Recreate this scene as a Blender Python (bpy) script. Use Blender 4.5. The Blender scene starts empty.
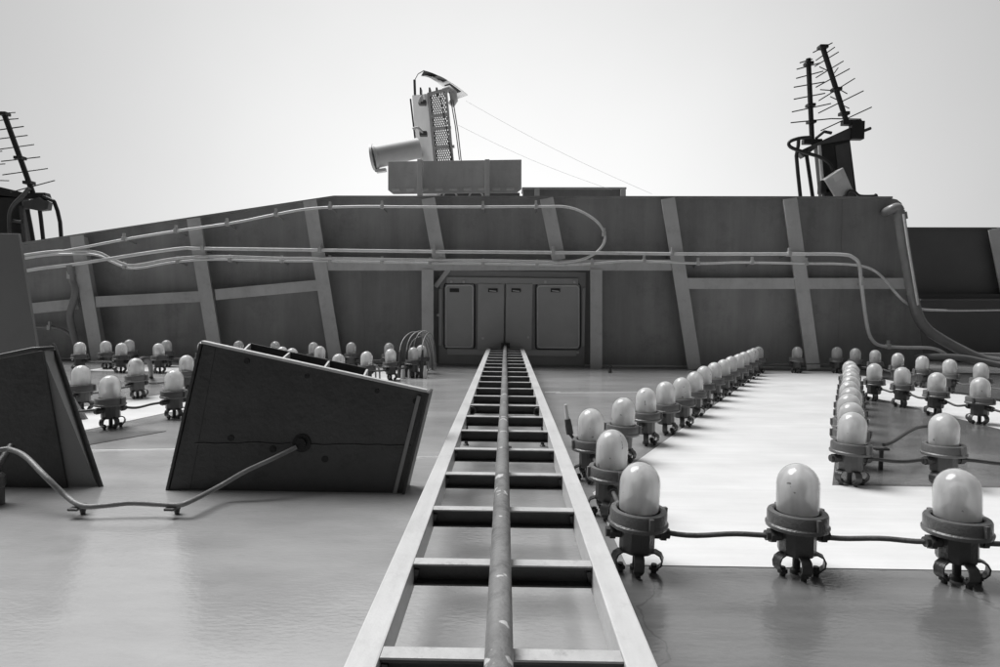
import bpy, bmesh, math, random
from mathutils import Vector, Matrix
random.seed(7)
S = bpy.context.scene
C = S.collection

# ---------------------------------------------------------------- frame
# The place: a ship's superstructure wall seen from its foot, looking up along it.
# "F" frame: x to the right along the wall, y up the wall, z out of the wall.
DECK = 1.45                                   # camera eye above the deck
M = Matrix(((1, 0, 0, 0), (0, 0, -1, 0), (0, 1, 0, DECK), (0, 0, 0, 1)))
FPX, VPX, VPY, CX, CY = 600.0, 506.0, 306.0, 500.0, 333.5
H = 0.70                                      # camera distance from the wall

# ---------------------------------------------------------------- camera
vx, vy = (VPX - CX) / FPX, (CY - VPY) / FPX
ROLL = 0.012                                  # the hand-held camera leans a little
yc = Vector((vx, vy, 1)).normalized()         # F axes seen in (right, up, forward) coordinates
xc = Vector((math.cos(ROLL), -math.sin(ROLL), 0))
xc = (xc - yc * xc.dot(yc)).normalized()
zc = -xc.cross(yc)
right = Vector((xc.x, yc.x, zc.x))
up = Vector((xc.y, yc.y, zc.y))
fwd = Vector((xc.z, yc.z, zc.z))
cam_d = bpy.data.cameras.new('camera')
cam_d.sensor_width = 36
cam_d.lens = 36 * FPX / 1000
cam_d.clip_start = 0.02
cam_d.clip_end = 3000
cam = bpy.data.objects.new('camera', cam_d)
C.objects.link(cam)
rot = Matrix((right, up, -fwd)).transposed().to_4x4()
cam.matrix_world = M @ Matrix.Translation((0, 0, H)) @ rot
S.camera = cam

# ---------------------------------------------------------------- light
SUN_F = Vector((-0.42, 0.23, 0.88)).normalized()     # towards the sun
SUN_W = (M.to_3x3() @ SUN_F).normalized()
w = bpy.data.worlds.new('World')
S.world = w
w.use_nodes = True
nt = w.node_tree
nt.nodes.clear()
sky = nt.nodes.new('ShaderNodeTexSky')
sky.sky_type = 'NISHITA'
sky.sun_disc = False
sky.sun_elevation = math.asin(SUN_W.z)
sky.sun_rotation = math.atan2(SUN_W.x, SUN_W.y)
sky.air_density = 1.0
sky.dust_density = 4.0
bw = nt.nodes.new('ShaderNodeRGBToBW')
# overcast veil: an even cloud layer, brighter overhead than at the horizon
tc = nt.nodes.new('ShaderNodeTexCoord')
sx = nt.nodes.new('ShaderNodeSeparateXYZ')
mr = nt.nodes.new('ShaderNodeMapRange')
mr.inputs['From Min'].default_value = 0.0
mr.inputs['From Max'].default_value = 1.0
mr.inputs['To Min'].default_value = 0.8
mr.inputs['To Max'].default_value = 4.1
mx = nt.nodes.new('ShaderNodeMix')
mx.inputs[0].default_value = 0.88
bg = nt.nodes.new('ShaderNodeBackground')
bg.inputs['Strength'].default_value = 0.1
out = nt.nodes.new('ShaderNodeOutputWorld')
L = nt.links.new
L(sky.outputs[0], bw.inputs[0])
L(tc.outputs['Generated'], sx.inputs[0])
pw = nt.nodes.new('ShaderNodeMath')
pw.operation = 'POWER'
pw.use_clamp = True
pw.inputs[1].default_value = 2.8
L(sx.outputs['Z'], pw.inputs[0])
L(pw.outputs[0], mr.inputs['Value'])
cn = nt.nodes.new('ShaderNodeTexNoise')
cn.inputs['Scale'].default_value = 2.2
cn.inputs['Detail'].default_value = 5
cr = nt.nodes.new('ShaderNodeMapRange')
cr.inputs['From Min'].default_value = 0.3
cr.inputs['From Max'].default_value = 0.7
cr.inputs['To Min'].default_value = 0.97
cr.inputs['To Max'].default_value = 1.03
cm = nt.nodes.new('ShaderNodeMath')
cm.operation = 'MULTIPLY'
L(tc.outputs['Generated'], cn.inputs['Vector'])
L(cn.outputs['Fac'], cr.inputs['Value'])
L(mr.outputs[0], cm.inputs[0])
L(cr.outputs[0], cm.inputs[1])
L(bw.outputs[0], mx.inputs[2])
L(cm.outputs[0], mx.inputs[3])
L(mx.outputs[0], bg.inputs['Color'])
L(bg.outputs[0], out.inputs[0])
sun_d = bpy.data.lights.new('sun', 'SUN')
sun_d.energy = 1.5
sun_d.angle = math.radians(38)
sun_d.color = (1, 1, 1)
sun = bpy.data.objects.new('sun', sun_d)
C.objects.link(sun)
sun.rotation_euler = (-SUN_W).to_track_quat('-Z', 'Y').to_euler()
sun.location = M @ (SUN_F * 30)

vs = S.view_settings
vs.view_transform = 'Standard'
vs.look = 'None'
vs.exposure = 1.5
vs.gamma = 1
vs.use_curve_mapping = False
S.cycles.use_denoising = True
S.cycles.max_bounces = 8
S.cycles.sample_clamp_indirect = 4

# ---------------------------------------------------------------- pixel helpers (study of the photograph -> places in F)
def ray(px, py):
    return (right * ((px - CX) / FPX) + up * ((CY - py) / FPX) + fwd)

def at_d(px, py, d):                          # on the plane y = d
    r = ray(px, py)
    return Vector((0, 0, H)) + r * (d / r.y)

def at_z(px, py, z=0.0):                      # on the plane z
    r = ray(px, py)
    return Vector((0, 0, H)) + r * ((z - H) / r.z)

# ---------------------------------------------------------------- object helpers
def finish(name, bm, m, smooth=None):
    me = bpy.data.meshes.new(name)
    bmesh.ops.recalc_face_normals(bm, faces=bm.faces)
    if smooth is not None:
        for f in bm.faces:
            f.smooth = True
    bm.to_mesh(me)
    bm.free()
    if smooth is not None:
        me.set_sharp_from_angle(angle=math.radians(smooth))
    me.materials.append(m)
    o = bpy.data.objects.new(name, me)
    C.objects.link(o)
    return o

def tag(o, label, cat, group=None):
    o['label'] = label
    o['category'] = cat
    if group:
        o['group'] = group
    return o

def thing(name, label, cat, loc=(0, 0, 0), rz=0.0, group=None):
    o = bpy.data.objects.new(name, None)
    o.empty_display_size = 0.1
    C.objects.link(o)
    o.matrix_world = M @ Matrix.Translation(loc) @ Matrix.Rotation(rz, 4, 'Z')
    return tag(o, label, cat, group)

def part(name, bm, m, parent, smooth=None, label=None):
    o = finish(name, bm, m, smooth)
    o.parent = parent
    if label:
        o['label'] = label
    return o

def solo(name, bm, m, label, cat, group=None, smooth=None, loc=(0, 0, 0)):
    bmesh.ops.translate(bm, verts=bm.verts, vec=-Vector(loc))
    o = finish(name, bm, m, smooth)
    o.matrix_world = M @ Matrix.Translation(loc)
    return tag(o, label, cat, group)

def structure(name, bm, m, smooth=None):
    o = finish(name, bm, m, smooth)
    o.matrix_world = M.copy()
    o['kind'] = 'structure'
    return o

def copy_tree(o, parent=None):
    c = o.copy()
    C.objects.link(c)
    if parent is not None:
        c.parent = parent
    for ch in list(o.children):
        copy_tree(ch, c)
    return c

# ---------------------------------------------------------------- shapes
def B():
    return bmesh.new()

def box(bm, lo, hi, bev=0.0):
    lo, hi = Vector(lo), Vector(hi)
    r = bmesh.ops.create_cube(bm, size=1.0)
    vsx = r['verts']
    for v in vsx:
        v.co = Vector([lo[i] + (v.co[i] + .5) * (hi[i] - lo[i]) for i in range(3)])
    if bev:
        es = list({e for v in vsx for e in v.link_edges})
        bmesh.ops.bevel(bm, geom=es, offset=bev, segments=2, affect='EDGES', profile=.6)
    return bm

def beam(bm, p, q, wid, hei, side, bev=0.0):
    """bar from p to q; wid along 'side', hei across"""
    p, q, side = Vector(p), Vector(q), Vector(side)
    t = (q - p).normalized()
    side = (side - t * side.dot(t)).normalized()
    n = t.cross(side)
    vsx = []
    for c in (p, q):
        for a, b in ((-1, -1), (1, -1), (1, 1), (-1, 1)):
            vsx.append(bm.verts.new(c + side * a * wid / 2 + n * b * hei / 2))
    fs = [(0, 3, 2, 1), (4, 5, 6, 7)] + [(i, (i + 1) % 4, 4 + (i + 1) % 4, 4 + i) for i in range(4)]
    for f in fs:
        bm.faces.new([vsx[i] for i in f])
    if bev:
        es = list({e for v in vsx for e in v.link_edges})
        bmesh.ops.bevel(bm, geom=es, offset=bev, segments=2, affect='EDGES', profile=.6)
    return bm

def prism(bm, poly, vec, bev=0.0):
    vec = Vector(vec)
    a = [bm.verts.new(Vector(p)) for p in poly]
    b = [bm.verts.new(Vector(p) + vec) for p in poly]
    n = len(a)
    bm.faces.new(a)
    bm.faces.new(b[::-1])
    for i in range(n):
        bm.faces.new((a[i], b[i], b[(i + 1) % n], a[(i + 1) % n]))
    if bev:
        es = list({e for v in a + b for e in v.link_edges})
        bmesh.ops.bevel(bm, geom=es, offset=bev, segments=2, affect='EDGES', profile=.6)
    return bm

def spline(pts, n=6):
    P = [Vector(p) for p in pts]
    if len(P) < 3:
        return P
    P = [P[0] * 2 - P[1]] + P + [P[-1] * 2 - P[-2]]
    o = []
    for i in range(1, len(P) - 2):
        p0, p1, p2, p3 = P[i - 1:i + 3]
        for k in range(n):
            t = k / n
            o.append(.5 * ((2 * p1) + (p2 - p0) * t + (2 * p0 - 5 * p1 + 4 * p2 - p3) * t * t
                           + (3 * p1 - p0 - 3 * p2 + p3) * t ** 3))
    o.append(P[-2])
    return o

def tube(bm, pts, r, seg=10):
    pts = [Vector(p) for p in pts]
    rr = r if isinstance(r, (list, tuple)) else [r] * len(pts)
    ref = None
    rings = []
    for i, p in enumerate(pts):
        a = pts[max(i - 1, 0)]
        b = pts[min(i + 1, len(pts) - 1)]
        t = (b - a).normalized()
        if ref is None:
            ref = t.orthogonal().normalized()
        ref = (ref - t * ref.dot(t)).normalized()
        bi = t.cross(ref)
        rings.append([bm.verts.new(p + (ref * math.cos(2 * math.pi * k / seg) + bi * math.sin(2 * math.pi * k / seg)) * rr[i])
                      for k in range(seg)])
    for i in range(len(rings) - 1):
        for k in range(seg):
            bm.faces.new((rings[i][k], rings[i][(k + 1) % seg], rings[i + 1][(k + 1) % seg], rings[i + 1][k]))
    bm.faces.new(rings[0][::-1])
    bm.faces.new(rings[-1])
    return bm

def lathe(bm, prof, seg=32, cap0=True, cap1=True):
    rings = []
    for r, z in prof:
        if r < 1e-6:
            rings.append([bm.verts.new((0, 0, z))])
        else:
            rings.append([bm.verts.new((r * math.cos(2 * math.pi * k / seg), r * math.sin(2 * math.pi * k / seg), z)) for k in range(seg)])
    for a, b in zip(rings, rings[1:]):
        for k in range(seg):
            k2 = (k + 1) % seg
            if len(a) == 1 and len(b) == 1:
                continue
            if len(a) == 1:
                bm.faces.new((a[0], b[k], b[k2]))
            elif len(b) == 1:
                bm.faces.new((a[k], a[k2], b[0]))
            else:
                bm.faces.new((a[k], a[k2], b[k2], b[k]))
    if cap0 and len(rings[0]) > 1:
        bm.faces.new(rings[0][::-1])
    if cap1 and len(rings[-1]) > 1:
        bm.faces.new(rings[-1])
    return bm

def arc(c, r, a0, a1, n, f):
    return [f(c[0] + r * math.cos(a0 + (a1 - a0) * i / n), c[1] + r * math.sin(a0 + (a1 - a0) * i / n)) for i in range(n + 1)]

# ---------------------------------------------------------------- materials
def paint(name, base, rough=.45, vary=.12, scale=3.0, bump=.15, bscale=40.0, stretch=(1, 1, 1), dirt=0.0, dirt_col=.08,
          spec=.5, chips=0.0, chip_col=.55, wave=0.0, use_random=0.0, metal=0.0, ior=1.5, streak=None, cracks=0.0):
    m = bpy.data.materials.new(name)
    m.use_nodes = True
    t = m.node_tree
    N, K = t.nodes, t.links.new
    p = N['Principled BSDF']
    p.inputs['Specular IOR Level'].default_value = spec
    p.inputs['Metallic'].default_value = metal
    p.inputs['IOR'].default_value = ior
    co = N.new('ShaderNodeTexCoord')
    mp = N.new('ShaderNodeMapping')
    mp.inputs['Scale'].default_value = stretch
    K(co.outputs['Object'], mp.inputs[0])
    n1 = N.new('ShaderNodeTexNoise')
    n1.inputs['Scale'].default_value = scale
    n1.inputs['Detail'].default_value = 6
    n1.inputs['Roughness'].default_value = .62
    K(mp.outputs[0], n1.inputs['Vector'])
    r1 = N.new('ShaderNodeMapRange')
    r1.inputs['From Min'].default_value = .3
    r1.inputs['From Max'].default_value = .7
    r1.inputs['To Min'].default_value = base * (1 - vary)
    r1.inputs['To Max'].default_value = base * (1 + vary)
    K(n1.outputs['Fac'], r1.inputs['Value'])
    val = r1.outputs[0]
    if use_random:
        oi = N.new('ShaderNodeObjectInfo')
        rr = N.new('ShaderNodeMapRange')
        rr.inputs['To Min'].default_value = 1 - use_random
        rr.inputs['To Max'].default_value = 1 + use_random
        K(oi.outputs['Random'], rr.inputs['Value'])
        mm = N.new('ShaderNodeMath')
        mm.operation = 'MULTIPLY'
        K(val, mm.inputs[0])
        K(rr.outputs[0], mm.inputs[1])
        val = mm.outputs[0]
    if dirt:
        n2 = N.new('ShaderNodeTexNoise')
        n2.inputs['Scale'].default_value = scale * 2.7
        n2.inputs['Detail'].default_value = 8
        n2.inputs['Roughness'].default_value = .75
        K(co.outputs['Object'], n2.inputs['Vector'])
        r2 = N.new('ShaderNodeMapRange')
        r2.inputs['From Min'].default_value = .52
        r2.inputs['From Max'].default_value = .72
        r2.inputs['To Max'].default_value = dirt
        K(n2.outputs['Fac'], r2.inputs['Value'])
        x = N.new('ShaderNodeMix')
        x.inputs[3].default_value = dirt_col
        K(r2.outputs[0], x.inputs[0])
        K(val, x.inputs[2])
        val = x.outputs[0]
    if chips:
        n3 = N.new('ShaderNodeTexNoise')
        n3.inputs['Scale'].default_value = 22
        n3.inputs['Detail'].default_value = 3
        K(co.outputs['Object'], n3.inputs['Vector'])
        r3 = N.new('ShaderNodeMapRange')
        r3.inputs['From Min'].default_value = .66 - .03 * chips
        r3.inputs['From Max'].default_value = .68 - .03 * chips
        K(n3.outputs['Fac'], r3.inputs['Value'])
        x = N.new('ShaderNodeMix')
        x.inputs[3].default_value = chip_col
        K(r3.outputs[0], x.inputs[0])
        K(val, x.inputs[2])
        val = x.outputs[0]
    def mult(a, bsock):
        q = N.new('ShaderNodeMath')
        q.operation = 'MULTIPLY'
        K(a, q.inputs[0])
        K(bsock, q.inputs[1])
        return q.outputs[0]
    if streak:
        sm = N.new('ShaderNodeMapping')
        sm.inputs['Scale'].default_value = streak[0]
        K(co.outputs['Object'], sm.inputs[0])
        ns = N.new('ShaderNodeTexNoise')
        ns.inputs['Scale'].default_value = 1
        ns.inputs['Detail'].default_value = 7
        ns.inputs['Roughness'].default_value = .65
        K(sm.outputs[0], ns.inputs['Vector'])
        rs = N.new('ShaderNodeMapRange')
        rs.inputs['From Min'].default_value = .3
        rs.inputs['From Max'].default_value = .7
        rs.inputs['To Min'].default_value = 1 - streak[1]
        rs.inputs['To Max'].default_value = 1 + streak[1]
        K(ns.outputs['Fac'], rs.inputs['Value'])
        val = mult(val, rs.outputs[0])
    if cracks:
        wn = N.new('ShaderNodeTexNoise')
        wn.inputs['Scale'].default_value = 2.5
        wn.inputs['Detail'].default_value = 5
        K(co.outputs['Object'], wn.inputs['Vector'])
        wm_ = N.new('ShaderNodeVectorMath')
        wm_.operation = 'MULTIPLY_ADD'
        wm_.inputs[1].default_value = (.5, .5, .5)
        K(wn.outputs['Color'], wm_.inputs[0])
        K(co.outputs['Object'], wm_.inputs[2])
        vo_ = N.new('ShaderNodeTexVoronoi')
        vo_.feature = 'DISTANCE_TO_EDGE'
        vo_.inputs['Scale'].default_value = 1.3
        K(wm_.outputs[0], vo_.inputs['Vector'])
        rc = N.new('ShaderNodeMapRange')
        rc.inputs['From Min'].default_value = .002
        rc.inputs['From Max'].default_value = .007
        rc.inputs['To Min'].default_value = 1 - cracks
        rc.inputs['To Max'].default_value = 1
        K(vo_.outputs['Distance'], rc.inputs['Value'])
        val = mult(val, rc.outputs[0])
    cc = N.new('ShaderNodeCombineColor')
    for i in range(3):
        K(val, cc.inputs[i])
    K(cc.outputs[0], p.inputs['Base Color'])
    rg = N.new('ShaderNodeMapRange')
    rg.inputs['From Min'].default_value = .3
    rg.inputs['From Max'].default_value = .7
    rg.inputs['To Min'].default_value = max(.05, rough - .07)
    rg.inputs['To Max'].default_value = rough + .07
    K(n1.outputs['Fac'], rg.inputs['Value'])
    K(rg.outputs[0], p.inputs['Roughness'])
    if bump:
        nb = N.new('ShaderNodeTexNoise')
        nb.inputs['Scale'].default_value = bscale
        nb.inputs['Detail'].default_value = 4
        K(mp.outputs[0], nb.inputs['Vector'])
        hgt = nb.outputs['Fac']
        if wave:
            nw = N.new('ShaderNodeTexNoise')
            nw.inputs['Scale'].default_value = 1.6
            nw.inputs['Detail'].default_value = 2
            K(co.outputs['Object'], nw.inputs['Vector'])
            ma = N.new('ShaderNodeMath')
            ma.operation = 'MULTIPLY_ADD'
            ma.inputs[1].default_value = wave
            K(nw.outputs['Fac'], ma.inputs[0])
            K(hgt, ma.inputs[2])
            hgt = ma.outputs[0]
        b = N.new('ShaderNodeBump')
        b.inputs['Strength'].default_value = bump
        b.inputs['Distance'].default_value = .01
        K(hgt, b.inputs['Height'])
        K(b.outputs[0], p.inputs['Normal'])
    return m

M_wall = paint('wall_grey_paint', .345, .15, .16, 1.1, .11, 42, (1, 2.2, 1), dirt=.3, dirt_col=.20, wave=3.0, ior=2.15, streak=((2.5, 12, 1), .06))
M_patch = paint('dark_patch_grey', .14, .16, .14, 1.7, .09, 42, (1, 2.2, 1), dirt=.4, dirt_col=.08, wave=3.0, ior=1.85, streak=((2.5, 18, 1), .14), cracks=.25)
M_white = paint('white_numeral_paint', .68, .4, .05, 2.2, .10, 30, (1, 2.2, 1), dirt=.12, dirt_col=.5, wave=2.0, streak=((1.5, 25, 1), .05))
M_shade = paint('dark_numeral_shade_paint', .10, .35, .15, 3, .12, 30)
M_seam = paint('weld_seam_paint', .44, .4, .08, 6, .3, 60)
M_under = paint('underside_grey_paint', .28, .5, .22, .7, .12, 30, (1, 1, 1), dirt=.45, dirt_col=.10, wave=9, streak=((5, 5, .5), .16))
M_stiff = paint('stiffener_grey_lit', .55, .5, .10, 2.2, .12, 40, dirt=.3, dirt_col=.2, streak=((6, 6, 2), .08))  # same paint as the plating, lightened for the light on projecting flanges
M_far = paint('far_underside_shaded', .12, .6, .15, 1.0, .1, 30)  # underside grey darkened to carry the shade of the deeper overhang
M_door = paint('door_grey_paint', .38, .5, .08, 3, .1, 40)
M_doorframe = paint('door_frame_paint', .28, .5, .1, 3, .1, 40)
M_ladder = paint('ladder_paint', .52, .42, .06, 5, .16, 60, dirt=.35, dirt_col=.3, streak=((30, 3, 30), .08))
M_tread = paint('tread_paint', .45, .45, .12, 9, .25, 60, dirt=.7, dirt_col=.12)
M_rung = paint('shaded_rung_steel', .05, .45, .12, 6, .2, 60, dirt=.6, dirt_col=.03)  # near-black: shade inside the open channel put into the rung colour
M_pole = paint('pole_paint', .19, .42, .28, 7, .3, 70, dirt=.85, dirt_col=.06, chips=.4, chip_col=.5)
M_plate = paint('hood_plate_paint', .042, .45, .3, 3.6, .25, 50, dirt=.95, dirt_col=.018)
M_plateedge = paint('hood_edge_paint', .5, .45, .15, 5, .2, 60, dirt=.3, dirt_col=.15)
M_panel = paint('panel_grey_paint', .22, .5, .06, 1.5, .08, 40, dirt=.2, dirt_col=.16)
M_lamp = paint('lamp_housing_paint', .06, .34, .14, 14, .2, 120, dirt=.4, dirt_col=.07, use_random=.25)
M_ring = paint('lamp_ring_paint', .12, .32, .16, 14, .25, 120, dirt=.6, dirt_col=.09, use_random=.2)
M_black = paint('dark_fitting', .045, .45, .25, 20, .2, 100, use_random=.3)
M_cable = paint('cable_paint', .09, .5, .2, 30, .3, 150, use_random=.3)
M_pipe = paint('pipe_paint', .75, .3, .08, 6, .08, 60)
M_bigpipe = paint('drain_pipe_paint', .26, .22, .1, 5, .08, 60)
M_ant = paint('antenna_dark_metal', .025, .5, .2, 6, .1, 60)
M_antgrey = paint('antenna_bracket_grey', .09, .5, .2, 6, .1, 60)
M_boxgrey = paint('junction_box_light_grey', .72, .5, .1, 6, .08, 60)
M_mast = paint('mast_light_grey', .62, .5, .08, 3, .08, 60)
M_flagw = paint('flag_white_cloth', .8, .8, .04, 8, .2, 120)
M_flagcloth = paint('thin_white_flag_cloth', .8, .8, .04, 8, .2, 120)
_n = M_flagcloth.node_tree
_t = _n.nodes.new('ShaderNodeBsdfTranslucent'); _t.inputs[0].default_value = (.9, .9, .9, 1)
_x = _n.nodes.new('ShaderNodeMixShader'); _x.inputs[0].default_value = .7
_n.links.new(_n.nodes['Principled BSDF'].outputs[0], _x.inputs[1]); _n.links.new(_t.outputs[0], _x.inputs[2])
_n.links.new(_x.outputs[0], _n.nodes['Material Output'].inputs[0])
M_stain = paint('rust_stain', .012, .7, .4, 30, .4, 90)
M_flagb = paint('flag_black_cloth', .03, .85, .1, 8, .2, 120)
M_deck = paint('deck_nonskid', .05, .9, .2, .6, .4, 200)
M_hose = paint('loop_cable_grey', .24, .45, .15, 20, .2, 120, use_random=.3)

def make_dome_mat():
    m = bpy.data.materials.new('frosted_lamp_glass')
    m.use_nodes = True
    t = m.node_tree
    N, K = t.nodes, t.links.new
    N.clear()
    o = N.new('ShaderNodeOutputMaterial')
    co = N.new('ShaderNodeTexCoord')
    oi = N.new('ShaderNodeObjectInfo')
    off = N.new('ShaderNodeVectorMath')
    off.operation = 'MULTIPLY_ADD'
    off.inputs[1].default_value = (1, 1, 1)
    cmb = N.new('ShaderNodeCombineXYZ')
    ml = N.new('ShaderNodeMath')
    ml.operation = 'MULTIPLY'
    ml.inputs[1].default_value = 40
    K(oi.outputs['Random'], ml.inputs[0])
    K(ml.outputs[0], cmb.inputs[0])
    K(ml.outputs[0], cmb.inputs[1])
    K(co.outputs['Object'], off.inputs[0])
    K(cmb.outputs[0], off.inputs[2])
    mp = N.new('ShaderNodeMapping')
    mp.inputs['Scale'].default_value = (1, 1, .3)
    K(off.outputs[0], mp.inputs[0])
    n = N.new('ShaderNodeTexNoise')
    n.inputs['Scale'].default_value = 26
    n.inputs['Detail'].default_value = 6
    K(mp.outputs[0], n.inputs['Vector'])
    r = N.new('ShaderNodeMapRange')
    r.inputs['From Min'].default_value = .35
    r.inputs['From Max'].default_value = .7
    r.inputs['To Min'].default_value = 1.0
    r.inputs['To Max'].default_value = .72
    K(n.outputs['Fac'], r.inputs['Value'])
    # specks of grime
    n2 = N.new('ShaderNodeTexNoise')
    n2.inputs['Scale'].default_value = 45
    n2.inputs['Detail'].default_value = 2
    K(off.outputs[0], n2.inputs['Vector'])
    r2 = N.new('ShaderNodeMapRange')
    r2.inputs['From Min'].default_value = .70
    r2.inputs['From Max'].default_value = .74
    r2.inputs['To Max'].default_value = .75
    K(n2.outputs['Fac'], r2.inputs['Value'])
    x = N.new('ShaderNodeMix')
    x.inputs[3].default_value = .12
    K(r2.outputs[0], x.inputs[0])
    K(r.outputs[0], x.inputs[2])
    cc = N.new('ShaderNodeCombineColor')
    for i in range(3):
        K(x.outputs[0], cc.inputs[i])
    d = N.new('ShaderNodeBsdfDiffuse')
    tl = N.new('ShaderNodeBsdfTranslucent')
    rf = N.new('ShaderNodeBsdfRefraction')
    rf.inputs['IOR'].default_value = 1.02
    rf.inputs['Roughness'].default_value = .22
    g = N.new('ShaderNodeBsdfGlossy')
    g.inputs['Roughness'].default_value = .12
    for s in (d, tl, rf):
        K(cc.outputs[0], s.inputs['Color'])
    m1 = N.new('ShaderNodeMixShader')
    m1.inputs[0].default_value = .62
    K(d.outputs[0], m1.inputs[1])
    K(tl.outputs[0], m1.inputs[2])
    m2 = N.new('ShaderNodeMixShader')
    m2.inputs[0].default_value = .30
    K(m1.outputs[0], m2.inputs[1])
    K(rf.outputs[0], m2.inputs[2])
    m3 = N.new('ShaderNodeMixShader')
    m3.inputs[0].default_value = .03
    K(m2.outputs[0], m3.inputs[1])
    K(g.outputs[0], m3.inputs[2])
    K(m3.outputs[0], o.inputs[0])
    return m
M_dome = make_dome_mat()

def make_glass():
    m = bpy.data.materials.new('clear_globe_glass')
    m.use_nodes = True
    N, K = m.node_tree.nodes, m.node_tree.links.new
    N.clear()
    o = N.new('ShaderNodeOutputMaterial')
    tr = N.new('ShaderNodeBsdfTransparent')
    tr.inputs['Color'].default_value = (.95, .95, .95, 1)
    g = N.new('ShaderNodeBsdfGlossy')
    g.inputs['Roughness'].default_value = .07
    lw = N.new('ShaderNodeLayerWeight')
    pf = N.new('ShaderNodeMath')
    pf.operation = 'POWER'
    pf.inputs[1].default_value = 5
    fr = N.new('ShaderNodeMath')
    fr.operation = 'MULTIPLY_ADD'
    fr.inputs[1].default_value = .8
    fr.inputs[2].default_value = .025
    K(lw.outputs['Facing'], pf.inputs[0])
    K(pf.outputs[0], fr.inputs[0])
    x = N.new('ShaderNodeMixShader')
    K(fr.outputs[0], x.inputs[0])
    K(tr.outputs[0], x.inputs[1])
    K(g.outputs[0], x.inputs[2])
    K(x.outputs[0], o.inputs[0])
    return m
M_glass = make_glass()

def make_mesh_mat():
    """woven wire screen: fine holes"""
    m = paint('wire_screen', .35, .5, .1, 4, .05, 60)
    return m

# ================================================================ SETTING
# deck at the foot of the wall
b = B(); box(b, (-300, -DECK - .3, -40.0), (300, -DECK, 400)); structure('deck', b, M_deck)

# the wall itself: a thick plate, face on z = 0
b = B(); box(b, (-14, -DECK, -.5), (14, 14, 0)); wall = structure('wall', b, M_wall)

def sheet(name, poly, z, m, parent=wall, label=None, th=.003):
    bm = B()
    prism(bm, [Vector((p[0], p[1], z - th)) for p in poly], (0, 0, th))
    o = part(name, bm, m, parent)
    if label:
        o['label'] = label
    return o

def fl(px, py):
    v = at_z(px, py, 0)
    return (v.x, v.y)

# --- the numeral 4 right of the ladder (built as convex strips that butt together)
Yb = at_z(700, 567, 0).y                       # lower edge of crossbar
Yc = at_z(900, 487, 0).y                       # upper edge of crossbar
Yt = at_z(800, 371.2, 0).y                     # top
A0 = Vector(fl(628, 468)); A1 = Vector(fl(762, 371.2))
def on(p, q, y):
    t = (y - p.y) / (q.y - p.y)
    return (p.x + (q.x - p.x) * t, y)
XL = .335                                      # left end of the crossbar
Ya = A0.y + (XL - A0.x) * (A1.y - A0.y) / (A1.x - A0.x)
B0 = Vector(fl(834, 487)); B1 = Vector(fl(843.5, 374))
Xs0, Xs1 = 2.95, 3.85                          # stem
Yapex = B0.y + (Xs0 - B0.x) * (B1.y - B0.y) / (B1.x - B0.x)
num = []
Yk = max(Ya, Yb + .02)
num4 = [(XL, Yb), (4.5, Yb), (4.5, Yc), (Xs1, Yc), (Xs1, Yt), (A1.x, Yt), (XL, Ya)]
hole = [(B0.x, Yc), (Xs0, Yc), (Xs0, Yapex)]
bm = B()
vo = {}
def V(p):
    k = (round(p[0], 5), round(p[1], 5))
    if k not in vo:
        vo[k] = bm.verts.new((k[0], k[1], .003))
    return vo[k]
Al = on(A0, A1, Yc) if Ya < Yc else (XL, Yc)
Aap = on(A0, A1, Yapex)
left_low = [V((XL, Yb)), V((4.5, Yb)), V((4.5, Yc)), V((Xs1, Yc)), V((Xs0, Yc)), V(hole[0])]
if Ya < Yc:
    left_low += [V(Al), V((XL, Ya))]
else:
    left_low += [V((XL, Yc))]
bm.faces.new(left_low)
if Ya < Yc:
    bm.faces.new([V(Al), V(hole[0]), V(hole[2]), V(Aap)])
else:
    bm.faces.new([V((XL, Yc)), V(hole[0]), V(hole[2]), V(Aap), V((XL, Ya))])
bm.faces.new([V(hole[1]), V((Xs1, Yc)), V((Xs1, Yapex)), V(hole[2])])
bm.faces.new([V(Aap), V(hole[2]), V((Xs1, Yapex)), V((Xs1, Yt)), V((A1.x, Yt))])
part('painted_numeral', bm, M_white, wall, label='large white painted numeral four outlined by lamps')
# stem below the crossbar
sheet('painted_stem', [(Xs0, .55), (Xs1, .55), (Xs1, Yb - .001), (Xs0, Yb - .001)], .003, M_white)
# darker grey sheets inside, below and right of the numeral
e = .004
sheet('dark_grey_patch', [(hole[0][0] + e, Yc + e), (Xs0 - e, Yc + e), (Xs0 - e, Yapex - 3 * e)], .0022, M_patch, th=.002)
sheet('dark_grey_patch', [(XL - .09, .2), (Xs0 - .004, .2), (Xs0 - .004, Yb - e), (XL - .09, Yb - e)], .0022, M_patch, th=.002)
sheet('dark_grey_patch', [(Xs1 + e, Yc + e), (6.0, Yc + e), (6.0, Yt), (Xs1 + e, Yt)], .0022, M_patch, th=.002)

# --- painted marks left of the ladder
Ylt = at_z(120, 364.6, 0).y; Ylb = at_z(120, 371.2, 0).y
xl0, xl1 = fl(84, 371)[0], fl(428, 371)[0]
sheet('painted_bar', [(xl0, Ylb), (xl1, Ylb), (xl1, Ylt - .02), (xl0, Ylt - .02)], .003, M_white, label='white painted bar under the overhang')
sheet('painted_stroke', [fl(60, 436), fl(165, 413.5), fl(262, 396), fl(262, 384), fl(165, 394.5), fl(60, 411)], .003, M_white,
      label='white painted stroke running between the hooded brackets')
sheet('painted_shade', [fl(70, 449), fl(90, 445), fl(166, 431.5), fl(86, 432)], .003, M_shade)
sheet('painted_patch', [fl(300, 386), fl(398, 381), fl(408, 372), fl(300, 372)], .0022, M_white, th=.002)

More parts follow.
